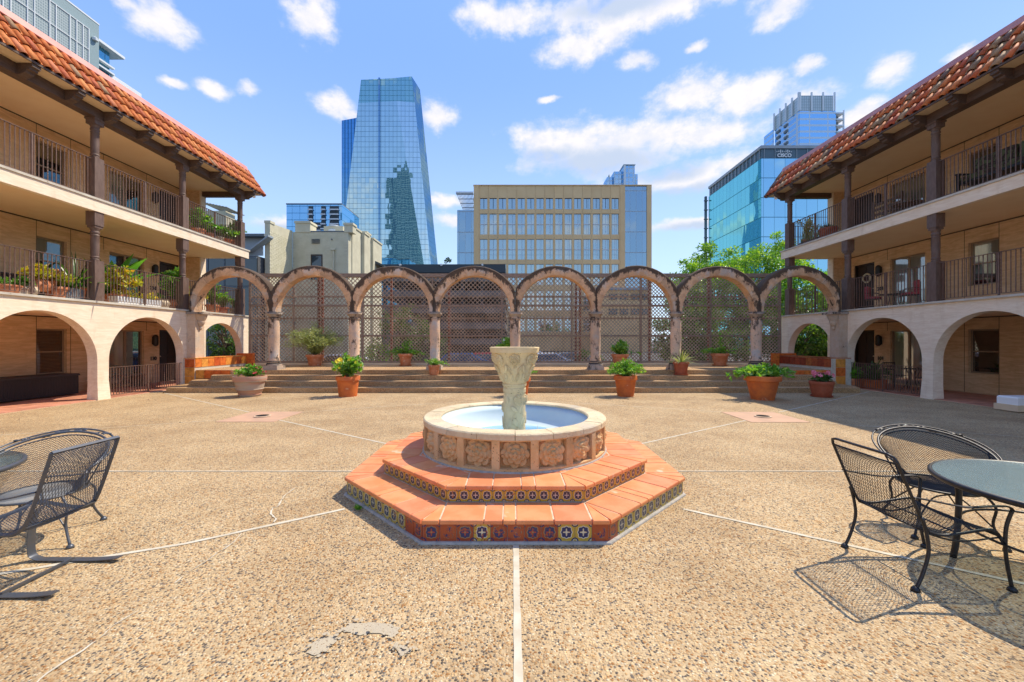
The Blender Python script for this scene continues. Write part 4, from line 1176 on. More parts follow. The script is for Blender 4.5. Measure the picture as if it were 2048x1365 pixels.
    tl = MB(); q = .295; tl.box(-q/2, q/2, -q/2, q/2, 0, .012); tm = tl.mesh('floor_tile', 'gallery_tile')
    g_par = COL.objects[-1]; g_par = [o for o in COL.objects if o.name.startswith('gallery_floor')][-1]
    for i in range(30):
        for j in range(9):
            y = 17.0+yo-i*.302; d_ = .15+j*.302
            if d_ < DW-.1: inst('floor_tile', tm, g_par, (X(d_), y, .007))
    tl2 = MB(); tl2.box(-.11, .11, -q/2, q/2, 0, .012); tm3 = tl2.mesh('floor_tile', 'gallery_tile')
    # body of the building behind
    MB().box(X(DW+.281), X(DW+5), YS, YE-.3, -.5, zc+.05).build('body', 'wall_stucco', w)
    return w, X
wl_, XL = wing(-1, 11.19, 0, 'sunlit stucco apartment wing with galleries and orange tiled roof on the left', ('130', '230', '330'))
wr_, XR = wing(1, 11.55, .17, 'shaded stucco apartment wing with galleries and red tiled roof on the right', ('101', '201', '301'))
# ================================================================ PLANTS
def rv3(rr): 
    while True:
        v = Vector((rr.uniform(-1, 1), rr.uniform(-1, 1), rr.uniform(-1, 1)))
        if .05 < v.length < 1: return v.normalized()
def leaf(mb, p, d, L, W_, rr, fold=.25):
    d = d.normalized(); s = d.cross(rv3(rr)).normalized(); u = d.cross(s)
    m = p+d*(L*.45)
    mb.raw([p, m+s*(W_/2)+u*(W_*fold), p+d*L, m-s*(W_/2)+u*(W_*fold)], [(0, 1, 2), (0, 2, 3)])
def blade(mb, p, d, L, W_, droop, n=5):
    """long strap leaf, bending under its weight"""
    d = d.normalized(); s = d.cross(Vector((0, 0, 1)))
    s = s.normalized() if s.length > .05 else Vector((1, 0, 0))
    pts = []; q = Vector(p)
    for i in range(n+1):
        t = i/n; w = W_*(.35+.65*sin(pi*min(1, .25+t*.62)))*(1-t**4*.95)
        u = d.cross(s)
        pts += [q+s*w/2, q-u*(w*.18), q-s*w/2]
        q = q+d*(L/n); d = (d+Vector((0, 0, -droop/n))).normalized()
    fs = []
    for i in range(n):
        a = 3*i; fs += [(a, a+1, a+4, a+3), (a+1, a+2, a+5, a+4)]
    mb.raw(pts, fs)
def stems(lm, sm, base, n, hh, spread, L, W_, dens, rr, droop=.3, t0=.25, sr=.006, up=.5, flowers=None, fm=None):
    for i in range(n):
        a = rr.uniform(0, 2*pi); k = rr.random()**.6
        h = hh*rr.uniform(.55, 1.)*(1-.35*k*k)
        e = Vector((cos(a)*spread[0]*k, sin(a)*spread[1]*k, h))
        m = Vector((e.x*.35, e.y*.35, h*.62)); e.z -= droop*k*hh*.5
        b0 = base+Vector((e.x*.12, e.y*.12, 0))
        P = chains([b0, base+m, base+e], 4)
        sm.tube(P, [sr*(1-.6*i_/len(P)) for i_ in range(len(P))], 4, caps=False)
        ln_ = sum((P[j+1]-P[j]).length for j in range(len(P)-1)); nl = max(3, int(ln_*dens))
        for j in range(nl):
            t = t0+(1-t0)*rr.random(); f = t*(len(P)-1); q = P[min(int(f), len(P)-2)].lerp(P[min(int(f)+1, len(P)-1)], f-int(f))
            d_ = (P[-1]-P[0]).normalized()*.3+rv3(rr)*.9+Vector((0, 0, up*.5))
            leaf(lm, q, d_, L*rr.uniform(.6, 1.15), W_*rr.uniform(.7, 1.1), rr)
        if flowers and rr.random() < flowers: flower(fm, P[-1]+rv3(rr)*.03, rr)
def flower(fm, p, rr, r=.035):
    a0 = rr.random()*6; ax = (Vector((0, -1, .6))+rv3(rr)*.6).normalized(); s = ax.cross(Vector((0, 0, 1))).normalized(); u = ax.cross(s)
    for i in range(6):
        a = a0+i*pi/3; d = s*cos(a)+u*sin(a); e = s*cos(a+.45)+u*sin(a+.45); f = s*cos(a-.45)+u*sin(a-.45)
        fm.raw([p, p+e*r*.8+ax*r*.35, p+d*r*1.1+ax*r*.25, p+f*r*.8+ax*r*.35], [(0, 1, 2, 3)])
def pot_mesh(R_, h, rb, style='rim'):
    b = MB(); t = R_*.09
    if style == 'rim':
        pr = [(rb, 0), (rb+(R_*.93-rb)*.8, h*.78), (R_*.97, h*.785), (R_, h*.80), (R_, h*.97), (R_-t*.4, h), (R_-t, h), (R_-t, h*.9)]
    elif style == 'bowl':
        pr = [(rb, 0), (rb*1.1, h*.05), (R_*.92, h*.55), (R_*.95, h*.76), (R_*1.0, h*.80), (R_*1.02, h*.90), (R_, h), (R_-t, h), (R_-t, h*.88)]
    elif style == 'banded':
        pr = [(rb, 0), (rb+.03, h*.10), (rb+.015, h*.12), (R_*.80, h*.34), (R_*.83, h*.36), (R_*.80, h*.38), (R_*.90, h*.72), (R_*.98, h*.74), (R_*1.0, h*.80), (R_*1.02, h*.94), (R_, h), (R_-t, h), (R_-t, h*.9)]
    elif style == 'jar':
        pr = [(rb, 0), (R_*.95, h*.25), (R_*1.1, h*.5), (R_*1.0, h*.75), (R_*.82, h*.9), (R_*.9, h), (R_*.82, h), (R_*.78, h*.9)]
    pr.append((.001, pr[-1][1]-.01)); b.lathe(pr, 28, caps=False)
    b.lathe([(.001, .0), (rb, .001)], 28, caps=False); return b
def potted(name, label, loc, R_, h, rb, pm, fol, style='rim', saucer=False, seed=1, group=None, cat='potted plant'):
    t = thing(name, label, cat, loc, 0, group); rr = random.Random(seed); z = .03 if saucer else 0
    po = pot_mesh(R_, h, rb, style).build('pot', pm, t, False, smooth='auto', loc=(0, 0, z))
    MB().lathe([(.001, h*.90), (R_*.90, h*.89)], 20, caps=False).build('soil', 'soil', t, False, loc=(0, 0, z))
    if saucer: MB().lathe([(rb*.9, 0), (rb*1.25, .01), (rb*1.32, .045), (rb*1.26, .045), (rb*1.2, .02), (.001, .018)], 24, caps=False).build('saucer', pm, t, False, smooth='auto')
    lm, sm, fm = MB(), MB(), MB(); lmat = 'leaf_green'; fmat = None
    b0 = Vector((0, 0, z+h*.88))
    for f in fol:
        k = f[0]
        if k == 'mat': lmat = f[1]; continue
        if k == 'fmat': fmat = f[1]; continue
        if k == 'stems': stems(lm, sm, b0+Vector(f[8] if len(f) > 8 else (0, 0, 0)), f[1], f[2], f[3], f[4], f[5], f[6], rr, droop=f[7], flowers=f[9] if len(f) > 9 else None, fm=fm)
        if k == 'blades':
            for i in range(f[1]):
                a = rr.uniform(0, 2*pi); e = rr.uniform(*f[4]); blade(lm, b0+Vector((cos(a)*.02, sin(a)*.02, 0)), Vector((cos(a)*cos(e), sin(a)*cos(e), sin(e))), f[2]*rr.uniform(.7, 1.1), f[3], f[5])
        if k == 'wisp':
            for i in range(f[1]):
                a = rr.uniform(0, 2*pi); kk = rr.random()**.5; e = Vector((cos(a)*f[3]*kk, sin(a)*f[3]*.8*kk, f[2]*rr.uniform(.5, 1)*(1.05-.35*kk)))
                P = chains([b0, b0+Vector((e.x*.45, e.y*.45, e.z*.75)), b0+e+Vector((0, 0, -.06*kk))], 5); sm.tube(P, .004, 3, caps=False)
                for j in range(60):
                    q = P[min(len(P)-1, int((.2+.8*rr.random())*len(P)))]+rv3(rr)*.07
                    leaf(lm, q, rv3(rr)+Vector((e.x, e.y, .3)).normalized()*.5, rr.uniform(.07, .12), .018, rr)
        if k == 'flowers':
            for i in range(f[1]):
                a = rr.uniform(0, 2*pi); kk = rr.random()**.5; flower(fm, b0+Vector((cos(a)*f[3]*kk, sin(a)*f[3]*kk, f[2]*rr.uniform(.75, 1.1)*(1-.2*kk))), rr, f[4])
    if lm.v: lm.build('foliage', lmat, t, False)
    if sm.v: sm.build('stem', 'stem', t, False)
    if fm.v: fm.build('flowers', fmat or 'yellow_flower', t, False)
    return t
def gx(px, Y): return (px-1024)*Y/F
Z3 = RIS*3
G1 = 'large pots standing before the steps'; G2 = 'pots along the lattice'
potted('potted_plant', 'small green plant in a wide whitish banded pot, leftmost before the steps', (gx(500, 11.85), 11.85, 0), .43, .59, .27, 'pot_grey', [('stems', 70, .42, (.46, .36), .075, .045, 60, .3, (0, 0, 0), .25), ('fmat', 'red_flower')], 'banded', seed=3, group=G1)
potted('potted_plant', 'bright orange pot with glossy green leaves and yellow flowers left of the fountain', (gx(696, 11.85), 11.85, 0), .335, .585, .25, 'pot_orange', [('stems', 46, .72, (.46, .42), .15, .075, 34, .15, (0, 0, 0), .3), ('flowers', 12, .62, .33, .065)], seed=4, group=G1)
potted('potted_plant', 'orange pot half hidden behind the carved urn of the fountain', (gx(1038, 11.85), 11.85, 0), .335, .55, .24, 'pot_orange', [('stems', 34, .45, (.52, .4), .11, .05, 40, .3)], seed=5, group=G1)
potted('potted_plant', 'orange pot with a loose light green fern just right of the fountain', (gx(1251, 11.85), 11.85, 0), .335, .60, .23, 'pot_orange', [('stems', 80, .56, (.62, .45), .09, .035, 70, .35)], seed=6, group=G1)
potted('potted_plant', 'largest orange tub with pale green leaves spilling over its left side', (gx(1525, 11.2), 11.2, 0), .455, .65, .28, 'pot_orange', [('stems', 60, .40, (.85, .5), .16, .09, 30, .45), ('stems', 24, .3, (.6, .4), .16, .09, 30, .9, (-.35, 0, 0))], seed=7, group=G1)
potted('potted_plant', 'small red brown pot of pink geraniums, rightmost before the steps', (gx(1643, 11.7), 11.7, 0), .30, .42, .21, 'pot_red', [('mat', 'leaf_dark'), ('fmat', 'pink_flower'), ('stems', 50, .28, (.32, .3), .085, .06, 50, .3), ('flowers', 16, .32, .28, .065)], 'bowl', True, seed=8, group=G1)
potted('potted_plant', 'little terracotta pot with arching leaves on the steps at the foot of a column', (gx(868, 13.68), 13.68, Z3), .185, .34, .13, 'pot_terra', [('stems', 26, .28, (.5, .3), .10, .035, 36, .5)], 'bowl', seed=9)
potted('potted_plant', 'brown red pot with saucer and a spiky grey green yucca on the steps', (gx(1362, 13.7), 13.7, Z3), .26, .42, .18, 'pot_red', [('mat', 'leaf_fern'), ('blades', 54, .62, .035, (.15, 1.3), .8)], saucer=True, seed=10)
potted('potted_plant', 'terracotta pot with a tall wispy grey green shrub by the lattice', (gx(630, 16.3), 16.3, ZT), .34, .45, .22, 'pot_terra', [('mat', 'leaf_fern'), ('wisp', 130, 1.3, 1.15)], seed=11, group=G2)
potted('potted_plant', 'pot with long trailing green sprays on both sides, left of the urn', (gx(811, 16.3), 16.3, ZT), .28, .46, .19, 'pot_terra', [('stems', 26, .38, (1.05, .3), .11, .05, 40, 1.3), ('stems', 10, .7, (.5, .3), .10, .045, 40, .1)], saucer=True, seed=12, group=G2)
potted('potted_plant', 'pot with leafy plant and a white bloom behind the fountain urn', (gx(1014, 16.3), 16.3, ZT), .3, .46, .2, 'pot_terra', [('fmat', 'white_flower'), ('stems', 40, .75, (.45, .4), .13, .07, 36, .1), ('flowers', 3, .8, .2, .07)], seed=13, group=G2)
potted('potted_plant', 'pale terracotta pot with a compact upright bright green bush by the lattice', (gx(1240, 16.3), 16.3, ZT), .34, .47, .23, 'pot_terra', [('stems', 44, .60, (.36, .35), .15, .09, 36, .1), ('stems', 8, .25, (.6, .3), .14, .08, 30, .4, (.25, 0, 0))], seed=14, group=G2)
potted('potted_plant', 'terracotta pot with a straggling vine and one tall shoot, right along the lattice', (gx(1440, 16.3), 16.3, ZT), .34, .47, .22, 'pot_terra', [('stems', 30, .32, (.95, .3), .10, .05, 40, .5), ('stems', 3, 1.15, (.12, .1), .10, .05, 40, 0)], saucer=True, seed=15, group=G2)
# ---- balcony pots, left wing, first floor
z1, z2 = 2.68, 5.45
def LB(px, d=.42): return ((11.19+d)*F/(1024-px))
def RB_(px, d=.42): return ((11.55+d)*F/(px-1024))
GB = 'pots along the left balcony'
def lp(px, z, label, R_, h, rb, pm, fol, style='rim', seed=1, d=.42, rz=0):
    y = LB(px, d); return potted('potted_plant', label, (-(11.19+d), y, z+.002), R_, h, rb, pm, fol, style, seed=seed, group=GB)
lp(6, z1, 'low terracotta bowl of small green plants at the left edge of the picture', .30, .2, .22, 'pot_terra', [('stems', 40, .2, (.3, .3), .06, .04, 50, .2)], 'bowl', 21)
lp(28, z1, 'dark planter of low feathery greenery on the left balcony', .24, .16, .2, 'pot_grey', [('mat', 'leaf_dark'), ('stems', 60, .2, (.3, .3), .05, .02, 70, .2)], 'bowl', 22)
lp(52, z1, 'round cream pot with pink flowering plant beside the animal shaped planter', .2, .26, .14, 'pot_cream', [('fmat', 'pink_flower'), ('stems', 30, .25, (.22, .22), .08, .05, 50, .3), ('flowers', 5, .25, .15, .04)], 'jar', 23)
lp(118, z1, 'yellow and green croton in a pot on the left balcony', .2, .3, .15, 'pot_terra', [('mat', 'leaf_yellow'), ('stems', 44, .45, (.34, .3), .12, .05, 46, .3)], 'rim', 24)
lp(166, z1, 'tall terracotta pot with long lance leaves next to the post', .24, .36, .17, 'pot_orange', [('stems', 26, .35, (.4, .3), .22, .06, 26, .5)], 'rim', 26)
lp(236, z1, 'terracotta pot with climbing yellow green vine right of the post', .22, .30, .16, 'pot_terra', [('mat', 'leaf_yellow'), ('stems', 42, .95, (.55, .4), .13, .09, 30, .2)], 'rim', 27)
lp(222, z1, 'large banana plant with broad paddle leaves behind the balcony post', .24, .35, .18, 'pot_terra', [('mat', 'leaf_banana'), ('blades', 16, 1.55, .36, (.8, 1.4), .8)], 'rim', 28, 1.2)
lp(150, z1, 'palm with arching straps on the left balcony', .2, .35, .16, 'pot_grey', [('mat', 'leaf_dark'), ('blades', 46, 1.15, .06, (.3, 1.4), 1.0)], 'rim', 25, .5)
lp(322, z1, 'cream basket shaped pot by the apartment door', .22, .30, .19, 'pot_cream', [('mat', 'leaf_dark'), ('stems', 12, .3, (.2, .2), .08, .05, 30, .3)], 'jar', 29)
lp(349, z1, 'terracotta jar with the tallest bright green bush of the balcony', .24, .32, .2, 'pot_terra', [('stems', 60, 1.15, (.42, .4), .13, .085, 34, 0)], 'jar', 30)
lp(392, z1, 'pot of yellow green shrub just beyond the corner post', .22, .3, .17, 'pot_terra', [('mat', 'leaf_yellow'), ('stems', 34, .6, (.35, .3), .12, .07, 36, .1)], 'rim', 31)
lp(425, z1, 'pot with loose citrus like bush behind the arch', .24, .32, .18, 'pot_terra', [('stems', 44, .95, (.5, .4), .12, .07, 34, 0)], 'rim', 32)
lp(446, z1, 'small dark pot with leafy plant behind the arch', .2, .27, .15, 'pot_red', [('stems', 34, .6, (.35, .3), .12, .07, 36, .1)], 'rim', 33)
lp(470, z1, 'pale pot with leafy plant by the last post', .22, .3, .17, 'pot_cream', [('stems', 26, .5, (.3, .3), .10, .06, 36, .1)], 'rim', 34)
GU = 'pots on the upper left balcony corner'
for i, (px, lab, pm, h, hh, m) in enumerate([(398, 'upper balcony pot with light green shrub nearest its post', 'pot_terra', .3, .85, 'leaf_green'), (418, 'upper balcony pot with thin plant and pale bloom', 'pot_terra', .26, .5, 'leaf_green'),
        (436, 'white upper balcony pot with sparse plant', 'pot_cream', .25, .45, 'leaf_dark'), (452, 'upper balcony pot with medium bush', 'pot_orange', .28, .6, 'leaf_green'), (471, 'upper balcony pot with the fullest overhanging bush', 'pot_orange', .36, .95, 'leaf_green')]):
    y = LB(px, .4); potted('potted_plant', lab, (-11.62, y, z2+.002), .23, h, .17, pm, [('mat', m), ('fmat', 'white_flower'), ('stems', 40, hh, (.5, .4), .13, .08, 32, .2), ('flowers', 2, hh*.8, .2, .05)], seed=40+i, group=GU)
# right wing balcony corner
potted('potted_plant', 'red pot with dry dark plant on the upper right balcony', (12.0, RB_(1657, .45), z2+.002), .30, .42, .2, 'pot_red', [('mat', 'leaf_dark'), ('stems', 40, .22, (.3, .3), .06, .03, 40, .3)], 'bowl', seed=50)
t = thing('planter_box', 'long low planter of tall green and russet grasses on the upper right balcony', 'planter', (12.0, 16.1, z2+.002))
MB().box(-.2, .2, -.7, .7, 0, .16).build('box', 'dark_bronze', t, False)
b = MB(); rr = random.Random(4)
for i in range(160): blade(b, Vector((rr.uniform(-.15, .15), rr.uniform(-.65, .65), .1)), Vector((rr.uniform(-.3, .3), rr.uniform(-.3, .3), 1)), rr.uniform(.3, .75), .02, .5, 3)
b.build('grass_blades', 'leaf_fern', t, False)
potted('potted_plant', 'thin light green shrub in a pot at the upper right balcony end', (12.1, 16.7, z2+.002), .2, .3, .15, 'pot_terra', [('mat', 'leaf_yellow'), ('stems', 24, 1.15, (.5, .4), .09, .05, 26, .1)], seed=52)
# ground level right, behind the low railing
potted('potted_plant', 'broad round leaved plant pushing through the right gate railing', (11.78, 14.0, .02), .25, .3, .2, 'pot_terra', [('stems', 30, .42, (.42, .35), .22, .20, 14, .4)], seed=53)
potted('potted_plant', 'orange trough with arching green plant behind the right gate railing', (12.1, 13.65, .02), .36, .30, .3, 'pot_orange', [('mat', 'leaf_dark'), ('blades', 50, .8, .05, (.3, 1.35), 1.1), ('stems', 20, .6, (.5, .4), .12, .07, 30, .3)], 'bowl', seed=54)
b = MB(); rr = random.Random(77)
for i in range(150):
    x = rr.uniform(-10.5, 10.8); y = 12.5-abs(rr.gauss(0, 1.1)) if rr.random() < .7 else rr.uniform(3, 12)
    if abs(x-FX) < 2 and abs(y-FY) < 2: continue
    leaf(b, Vector((x, y, .006)), Vector((rr.uniform(-1, 1), rr.uniform(-1, 1), .06)), rr.uniform(.02, .045), rr.uniform(.012, .02), rr, .1)
lv = b.build('fallen_leaves', 'bark'); lv['kind'] = 'stuff'
# weed at the foot of the plinth
b = MB(); rr = random.Random(9)
for i in range(26): leaf(b, Vector((rr.uniform(-.03, .03), rr.uniform(-.03, .03), 0)), Vector((rr.uniform(-1, 1), rr.uniform(-1, 1), .8)), .05, .022, rr)
tag(b.build('weed', 'leaf_green', None, False, loc=(-1.46, 3.88, 0)), 'tiny green weed in the crack at the plinth edge', 'weed')
# other things on the left balcony
t = thing('animal_planter', 'orange clay animal shaped planter filled with yellow green croton', 'planter', (-11.62, LB(84), z1), pi/2)
b = MB(); b.ell((0, 0, .30), (.30, .15, .16), 16, 10)
for x, y in ((-.2, -.08), (-.2, .08), (.2, -.08), (.2, .08)): b.tube([(x, y, .24), (x*1.1, y, .1), (x*1.1, y, 0)], [.06, .045, .05], 8)
b.build('body', 'pot_terra', t, False, smooth=True)
b = MB(); b.tube([(.22, 0, .36), (.32, 0, .5), (.36, 0, .6)], [.09, .07, .06], 10); b.ell((.40, 0, .63), (.11, .06, .065), 10, 8); b.ell((.33, .04, .70), (.02, .02, .06)); b.ell((.33, -.04, .70), (.02, .02, .06)); b.build('head', 'pot_terra', t, False, smooth=True)
lm, sm = MB(), MB(); stems(lm, sm, Vector((-.05, 0, .40)), 60, .42, (.42, .3), .12, .05, 50, random.Random(2), droop=.3)
lm.build('foliage', 'leaf_yellow', t, False); sm.build('stem', 'stem', t, False)
t = thing('planter_box', 'ribbed galvanised metal box planter on the left balcony', 'planter', (-11.62, LB(138), z1))
b = MB(); b.box(-.17, .17, -.22, .22, 0, .30)
for i in range(9): b.box(.17, .178, -.2+i*.05-.012, -.2+i*.05+.012, .01, .29)
b.build('box', 'galvanised', t, False)
lm, sm = MB(), MB(); stems(lm, sm, Vector((0, 0, .28)), 24, .3, (.3, .25), .14, .05, 40, random.Random(3)); lm.build('foliage', 'leaf_green', t, False)
t = thing('planter_box', 'long white trough of orange and yellow flowers on the left balcony', 'planter', (-11.50, LB(274, .3), z1))
MB().box(-.12, .12, -.72, .72, 0, .22, (-.02, -.02)).build('trough', 'white_plastic', t, False)
lm, sm, fm = MB(), MB(), MB(); rr = random.Random(8)
for i in range(7): stems(lm, sm, Vector((0, -.6+i*.2, .2)), 10, .22, (.16, .14), .07, .04, 50, rr)
for i in range(26): flower(fm, Vector((rr.uniform(-.1, .15), rr.uniform(-.7, .7), .2+rr.uniform(.1, .25))), rr, .045)
lm.build('foliage', 'leaf_yellow', t, False); fm.build('flowers', 'yellow_flower', t, False); sm.build('stem', 'stem', t, False)
# ================================================================ FURNITURE
def wire_panel(S_, nu, nv, w, mb, skip=1):
    """expanded-metal mesh over a surface S_(u,v): two families of crossing strands"""
    for fam in (0, 1):
        for k in range(-nv, nu, skip):
            pts = []
            for j in range(nv+1):
                i = (k+j) if fam == 0 else (k+nv-j)
                if 0 <= i <= nu: pts.append(S_(i/nu, j/nv))
            if len(pts) > 1: mb.tube(pts, w, 3, caps=False)
def mesh_chair(name, label, loc, rz, m='iron', spring=False, group=None):
    t = thing(name, label, 'chair', loc, rz, group)       # faces +Y in its own frame; origin on the ground in the middle
    W_ = .265 if not spring else .215
    if not spring:
        prof = chains([(-.42, .815), (-.385, .73), (-.25, .42), (-.20, .365), (-.10, .352), (.13, .385), (.20, .38), (.235, .345)], 5)
    else:
        prof = chains([(-.34, .90), (-.30, .78), (-.20, .50), (-.14, .415), (-.04, .39), (.22, .43), (.30, .42), (.34, .38)], 5)
    # profile as (y, z); Vector() of 2-tuples -> 2D vectors
    def S_(u, v):
        f = v*(len(prof)-1); i = min(int(f), len(prof)-2); q = prof[i].lerp(prof[i+1], f-i)
        bow = .018*(1-(2*u-1)**2)
        return Vector(((2*u-1)*W_, q[0]-bow, q[1]-bow*.6))
    mb = MB(); wire_panel(S_, 26, 44, .0018, mb); mb.build('mesh_seat', m, t, False)
    b = MB(); side = [Vector((0, p[0], p[1])) for p in prof]
    if not spring:
        L = [p+Vector((-W_, 0, 0)) for p in side]; Rr = [p+Vector((W_, 0, 0)) for p in side]
        top = [L[0], L[0]+Vector((.012, -.012, .03)), L[0]+Vector((.05, -.018, .042)), Rr[0]+Vector((-.05, -.018, .042)), Rr[0]+Vector((-.012, -.012, .03)), Rr[0]]
        b.tube(list(reversed(L))+top[1:-1]+Rr, .0095, 8)
        b.tube([L[0]+Vector((0, 0, -.01)), Rr[0]+Vector((0, 0, -.01))], .006, 6); b.tube([L[-1], Rr[-1]], .008, 6)
        b.build('frame', m, t, False, smooth=True)
        for i in (14, 22): MB().tube([L[i]+Vector((0, -.01, -.006)), Rr[i]+Vector((0, -.01, -.006))], .006, 6).build('cross_bar', m, t, False, smooth=True)
        for s in (-1, 1):
            x = s*(W_+.012)
            MB().tube(chains([(x, -.335, .60), (x, -.20, .575), (x+s*.02, -.02, .545), (x+s*.02, .14, .55), (x+s*.02, .25, .548), (x+s*.015, .288, .52)], 5), .013, 8, flat=.45).build('armrest', m, t, False, smooth=True)
            lg = MB(); lg.tube(chains([(x+s*.015, .285, .525), (x, .262, .40), (x-s*.0, .262, .22), (x, .30, .02)], 5), .0105, 8); lg.lathe([(.012, .03), (.024, .015), (.026, 0)], 10, (x, .302))
            lg.tube(chains([(x-s*.01, .235, .345), (x, .262, .30)], 3), .007, 6)
            lg.build('leg', m, t, False, smooth=True)
            lg = MB(); lg.tube(chains([(x, -.275, .47), (x, -.245, .36), (x, -.235, .24), (x, -.275, .10), (x, -.315, .015)], 5), .0105, 8); lg.lathe([(.012, .03), (.024, .015), (.026, 0)], 10, (x, -.317)); lg.build('leg', m, t, False, smooth=True)
        for s in (-1, 1): MB().tube(chains([(s*W_, -.22, .36), (s*W_*.9, 0, .30), (s*W_, .25, .34)], 4), .006, 6).build('brace', m, t, False, smooth=True)
    else:
        L = [p+Vector((-W_, 0, 0)) for p in side]; Rr = [p+Vector((W_, 0, 0)) for p in side]
        for q in (L, Rr): b.tube(q, .015, 4, flat=.7)
        b.tube([L[0], Rr[0]], .013, 4); b.tube([L[-1], Rr[-1]], .010, 4); b.build('frame', m, t, False)
        for i in (13,): MB().tube([L[i]+Vector((0, -.012, -.004)), Rr[i]+Vector((0, -.012, -.004))], .007, 6).build('cross_bar', m, t, False, smooth=True)
        for s in (-1, 1):
            x = s*.21
            MB().tube(chains([(x, -.36, .030), (x, -.18, .014), (x, .15, .014), (x, .24, .02), (x, .285, .06), (x, .285, .20), (x, .262, .34), (x, .2, .40)], 6), .030, 6, flat=.16).build('spring_runner', m, t, False, smooth='auto')
        for s in (-1, 1):
            x = s*(W_+.03)
            MB().tube(chains([(x-s*.02, -.25, .66), (x, -.05, .62), (x, .20, .60), (x, .26, .56), (x-s*.02, .22, .43)], 5), .011, 8, flat=.5).build('armrest', m, t, False, smooth=True)
        MB().bar((-.21, -.02, .022), (.21, -.02, .022), .016, .014).build('cross_bar', m, t, False)
    return t
def barrel_chair(name, label, loc, rz, m='iron', group=None):
    t = thing(name, label, 'chair', loc, rz, group)        # faces +Y
    A0 = radians(118)
    def rim(a, f=1.):        # a = 0 at the back
        k = abs(a)/A0; z = .79-.235*(k**1.6)
        r = .335+.03*(1-k)+.02
        return Vector((sin(a)*r*1.02, -cos(a)*r-.02, z))
    def low(a): return Vector((sin(a)*.25, -cos(a)*.24, .385))
    def S_(u, v):
        a = (2*u-1)*A0; p, q = low(a), rim(a)
        o = p.lerp(q, v*.93); o += Vector((sin(a), -cos(a), 0))*(-.03*sin(pi*v)); return o
    mb = MB(); wire_panel(S_, 64, 22, .0018, mb); mb.build('mesh_back', m, t, False)
    mb = MB()
    def S2(u, v):
        x, y = 2*u-1, 2*v-1; x2 = x*sqrt(1-y*y/2); y2 = y*sqrt(1-x*x/2)
        return Vector((x2*.265, y2*.265+.01, .372+.018*(x2*x2+y2*y2)))
    wire_panel(S2, 34, 34, .0018, mb); mb.build('mesh_seat', m, t, False)
    n = 30
    b = MB(); b.tube([rim(A0*(2*i/n-1)) for i in range(n+1)], .010, 8)
    b.tube([S_(i/n, 1.) for i in range(n+1)], .006, 6)
    b.tube([Vector((.268*cos(2*pi*i/24), .268*sin(2*pi*i/24)+.01, .388)) for i in range(24)], .009, 6, closed=True); b.build('frame', m, t, False, smooth=True)
    b = MB(); out = []
    for i in range(n+1):
        a = A0*.96*(2*i/n-1); p = rim(a); k = 1-abs(2*i/n-1)**2; out.append(p+Vector((sin(a), -cos(a), 0))*(.055*k+.005)+Vector((0, 0, .012*k)))
    b.tube(out, .0075, 6)
    for sgn in (-1, 0, 1):      # scroll and leaf ornament in the rim
        a = sgn*.55; c = (rim(a)+rim(a)+Vector((sin(a), -cos(a), 0))*.055)/2; tdir = Vector((cos(a), sin(a), 0)); o = Vector((sin(a), -cos(a), .2))
        for k in (-1, 1):
            P = [c+tdir*k*(.015+.03*(1-cos(q*pi/5))*.8)+o*(.022*sin(q*pi/3.2)) for q in range(8)]; b.tube(P, .005, 5)
            b.ell(c+tdir*k*.05, (.026, .014, .008), 8, 5); b.ell(c+tdir*k*.09, (.022, .012, .007), 8, 5)
    b.build('scroll_rim', m, t, False, smooth=True)
    for s in (-1, 1):
        e = rim(s*A0)
        MB().tube(chains([e, e+Vector((-s*.0, .03, -.03)), (s*.30, .19, .44), (s*.255, .15, .40)], 4), .009, 6).build('arm_support', m, t, False, smooth=True)
        MB().tube(chains([rim(s*1.35), (s*.33, -.02, .55), (s*.255, -.02, .40)], 4), .006, 6).build('arm_support', m, t, False, smooth=True)
        for f in (-1, 1):
            lg = MB(); lg.tube(chains([(s*.19, f*.19, .385), (s*.235, f*.23, .30), (s*.225, f*.22, .16), (s*.27, f*.275, .02)], 5), .0095, 8); lg.lathe([(.012, .03), (.024, .015), (.026, 0)], 10, (s*.272, f*.277))
            lg.tube(chains([(s*.22, f*.22, .15), (s*.10, f*.14, .30), (0, f*.17, .355)], 5), .006, 6); lg.build('leg', m, t, False, smooth=True)
    return t
def glass_material(name='table_glass', fog=.34):
    m = bpy.data.materials.new(name); m.use_nodes = True; g = NT(m.node_tree); g.n.clear()
    pos = g.node('ShaderNodeNewGeometry').outputs['Position']
    tr = g.node('ShaderNodeBsdfTransparent'); tr.inputs[0].default_value = (.90, .96, .96, 1)
    gl = g.node('ShaderNodeBsdfGlossy'); gl.inputs['Roughness'].default_value = .12; gl.inputs['Color'].default_value = (.8, .95, 1, 1)
    g.put(gl.inputs['Normal'], g.bump(g.vor(pos, 90, out='Distance'), .3, .003))
    di = g.node('ShaderNodeBsdfDiffuse'); di.inputs[0].default_value = (.42, .56, .58, 1)
    a = g.node('ShaderNodeMixShader'); a.inputs[0].default_value = fog; g.l.new(tr.outputs[0], a.inputs[1]); g.l.new(di.outputs[0], a.inputs[2])
    fr = g.node('ShaderNodeFresnel'); fr.inputs[0].default_value = 1.6
    b = g.node('ShaderNodeMixShader'); g.put(b.inputs[0], g.math('ADD', .12, g.math('MULTIPLY', fr.outputs[0], .8), clamp=True)); g.l.new(a.outputs[0], b.inputs[1]); g.l.new(gl.outputs[0], b.inputs[2])
    o = g.node('ShaderNodeOutputMaterial'); g.l.new(b.outputs[0], o.inputs[0]); MATS[name] = m
glass_material(); glass_material('clear_glass', .10)
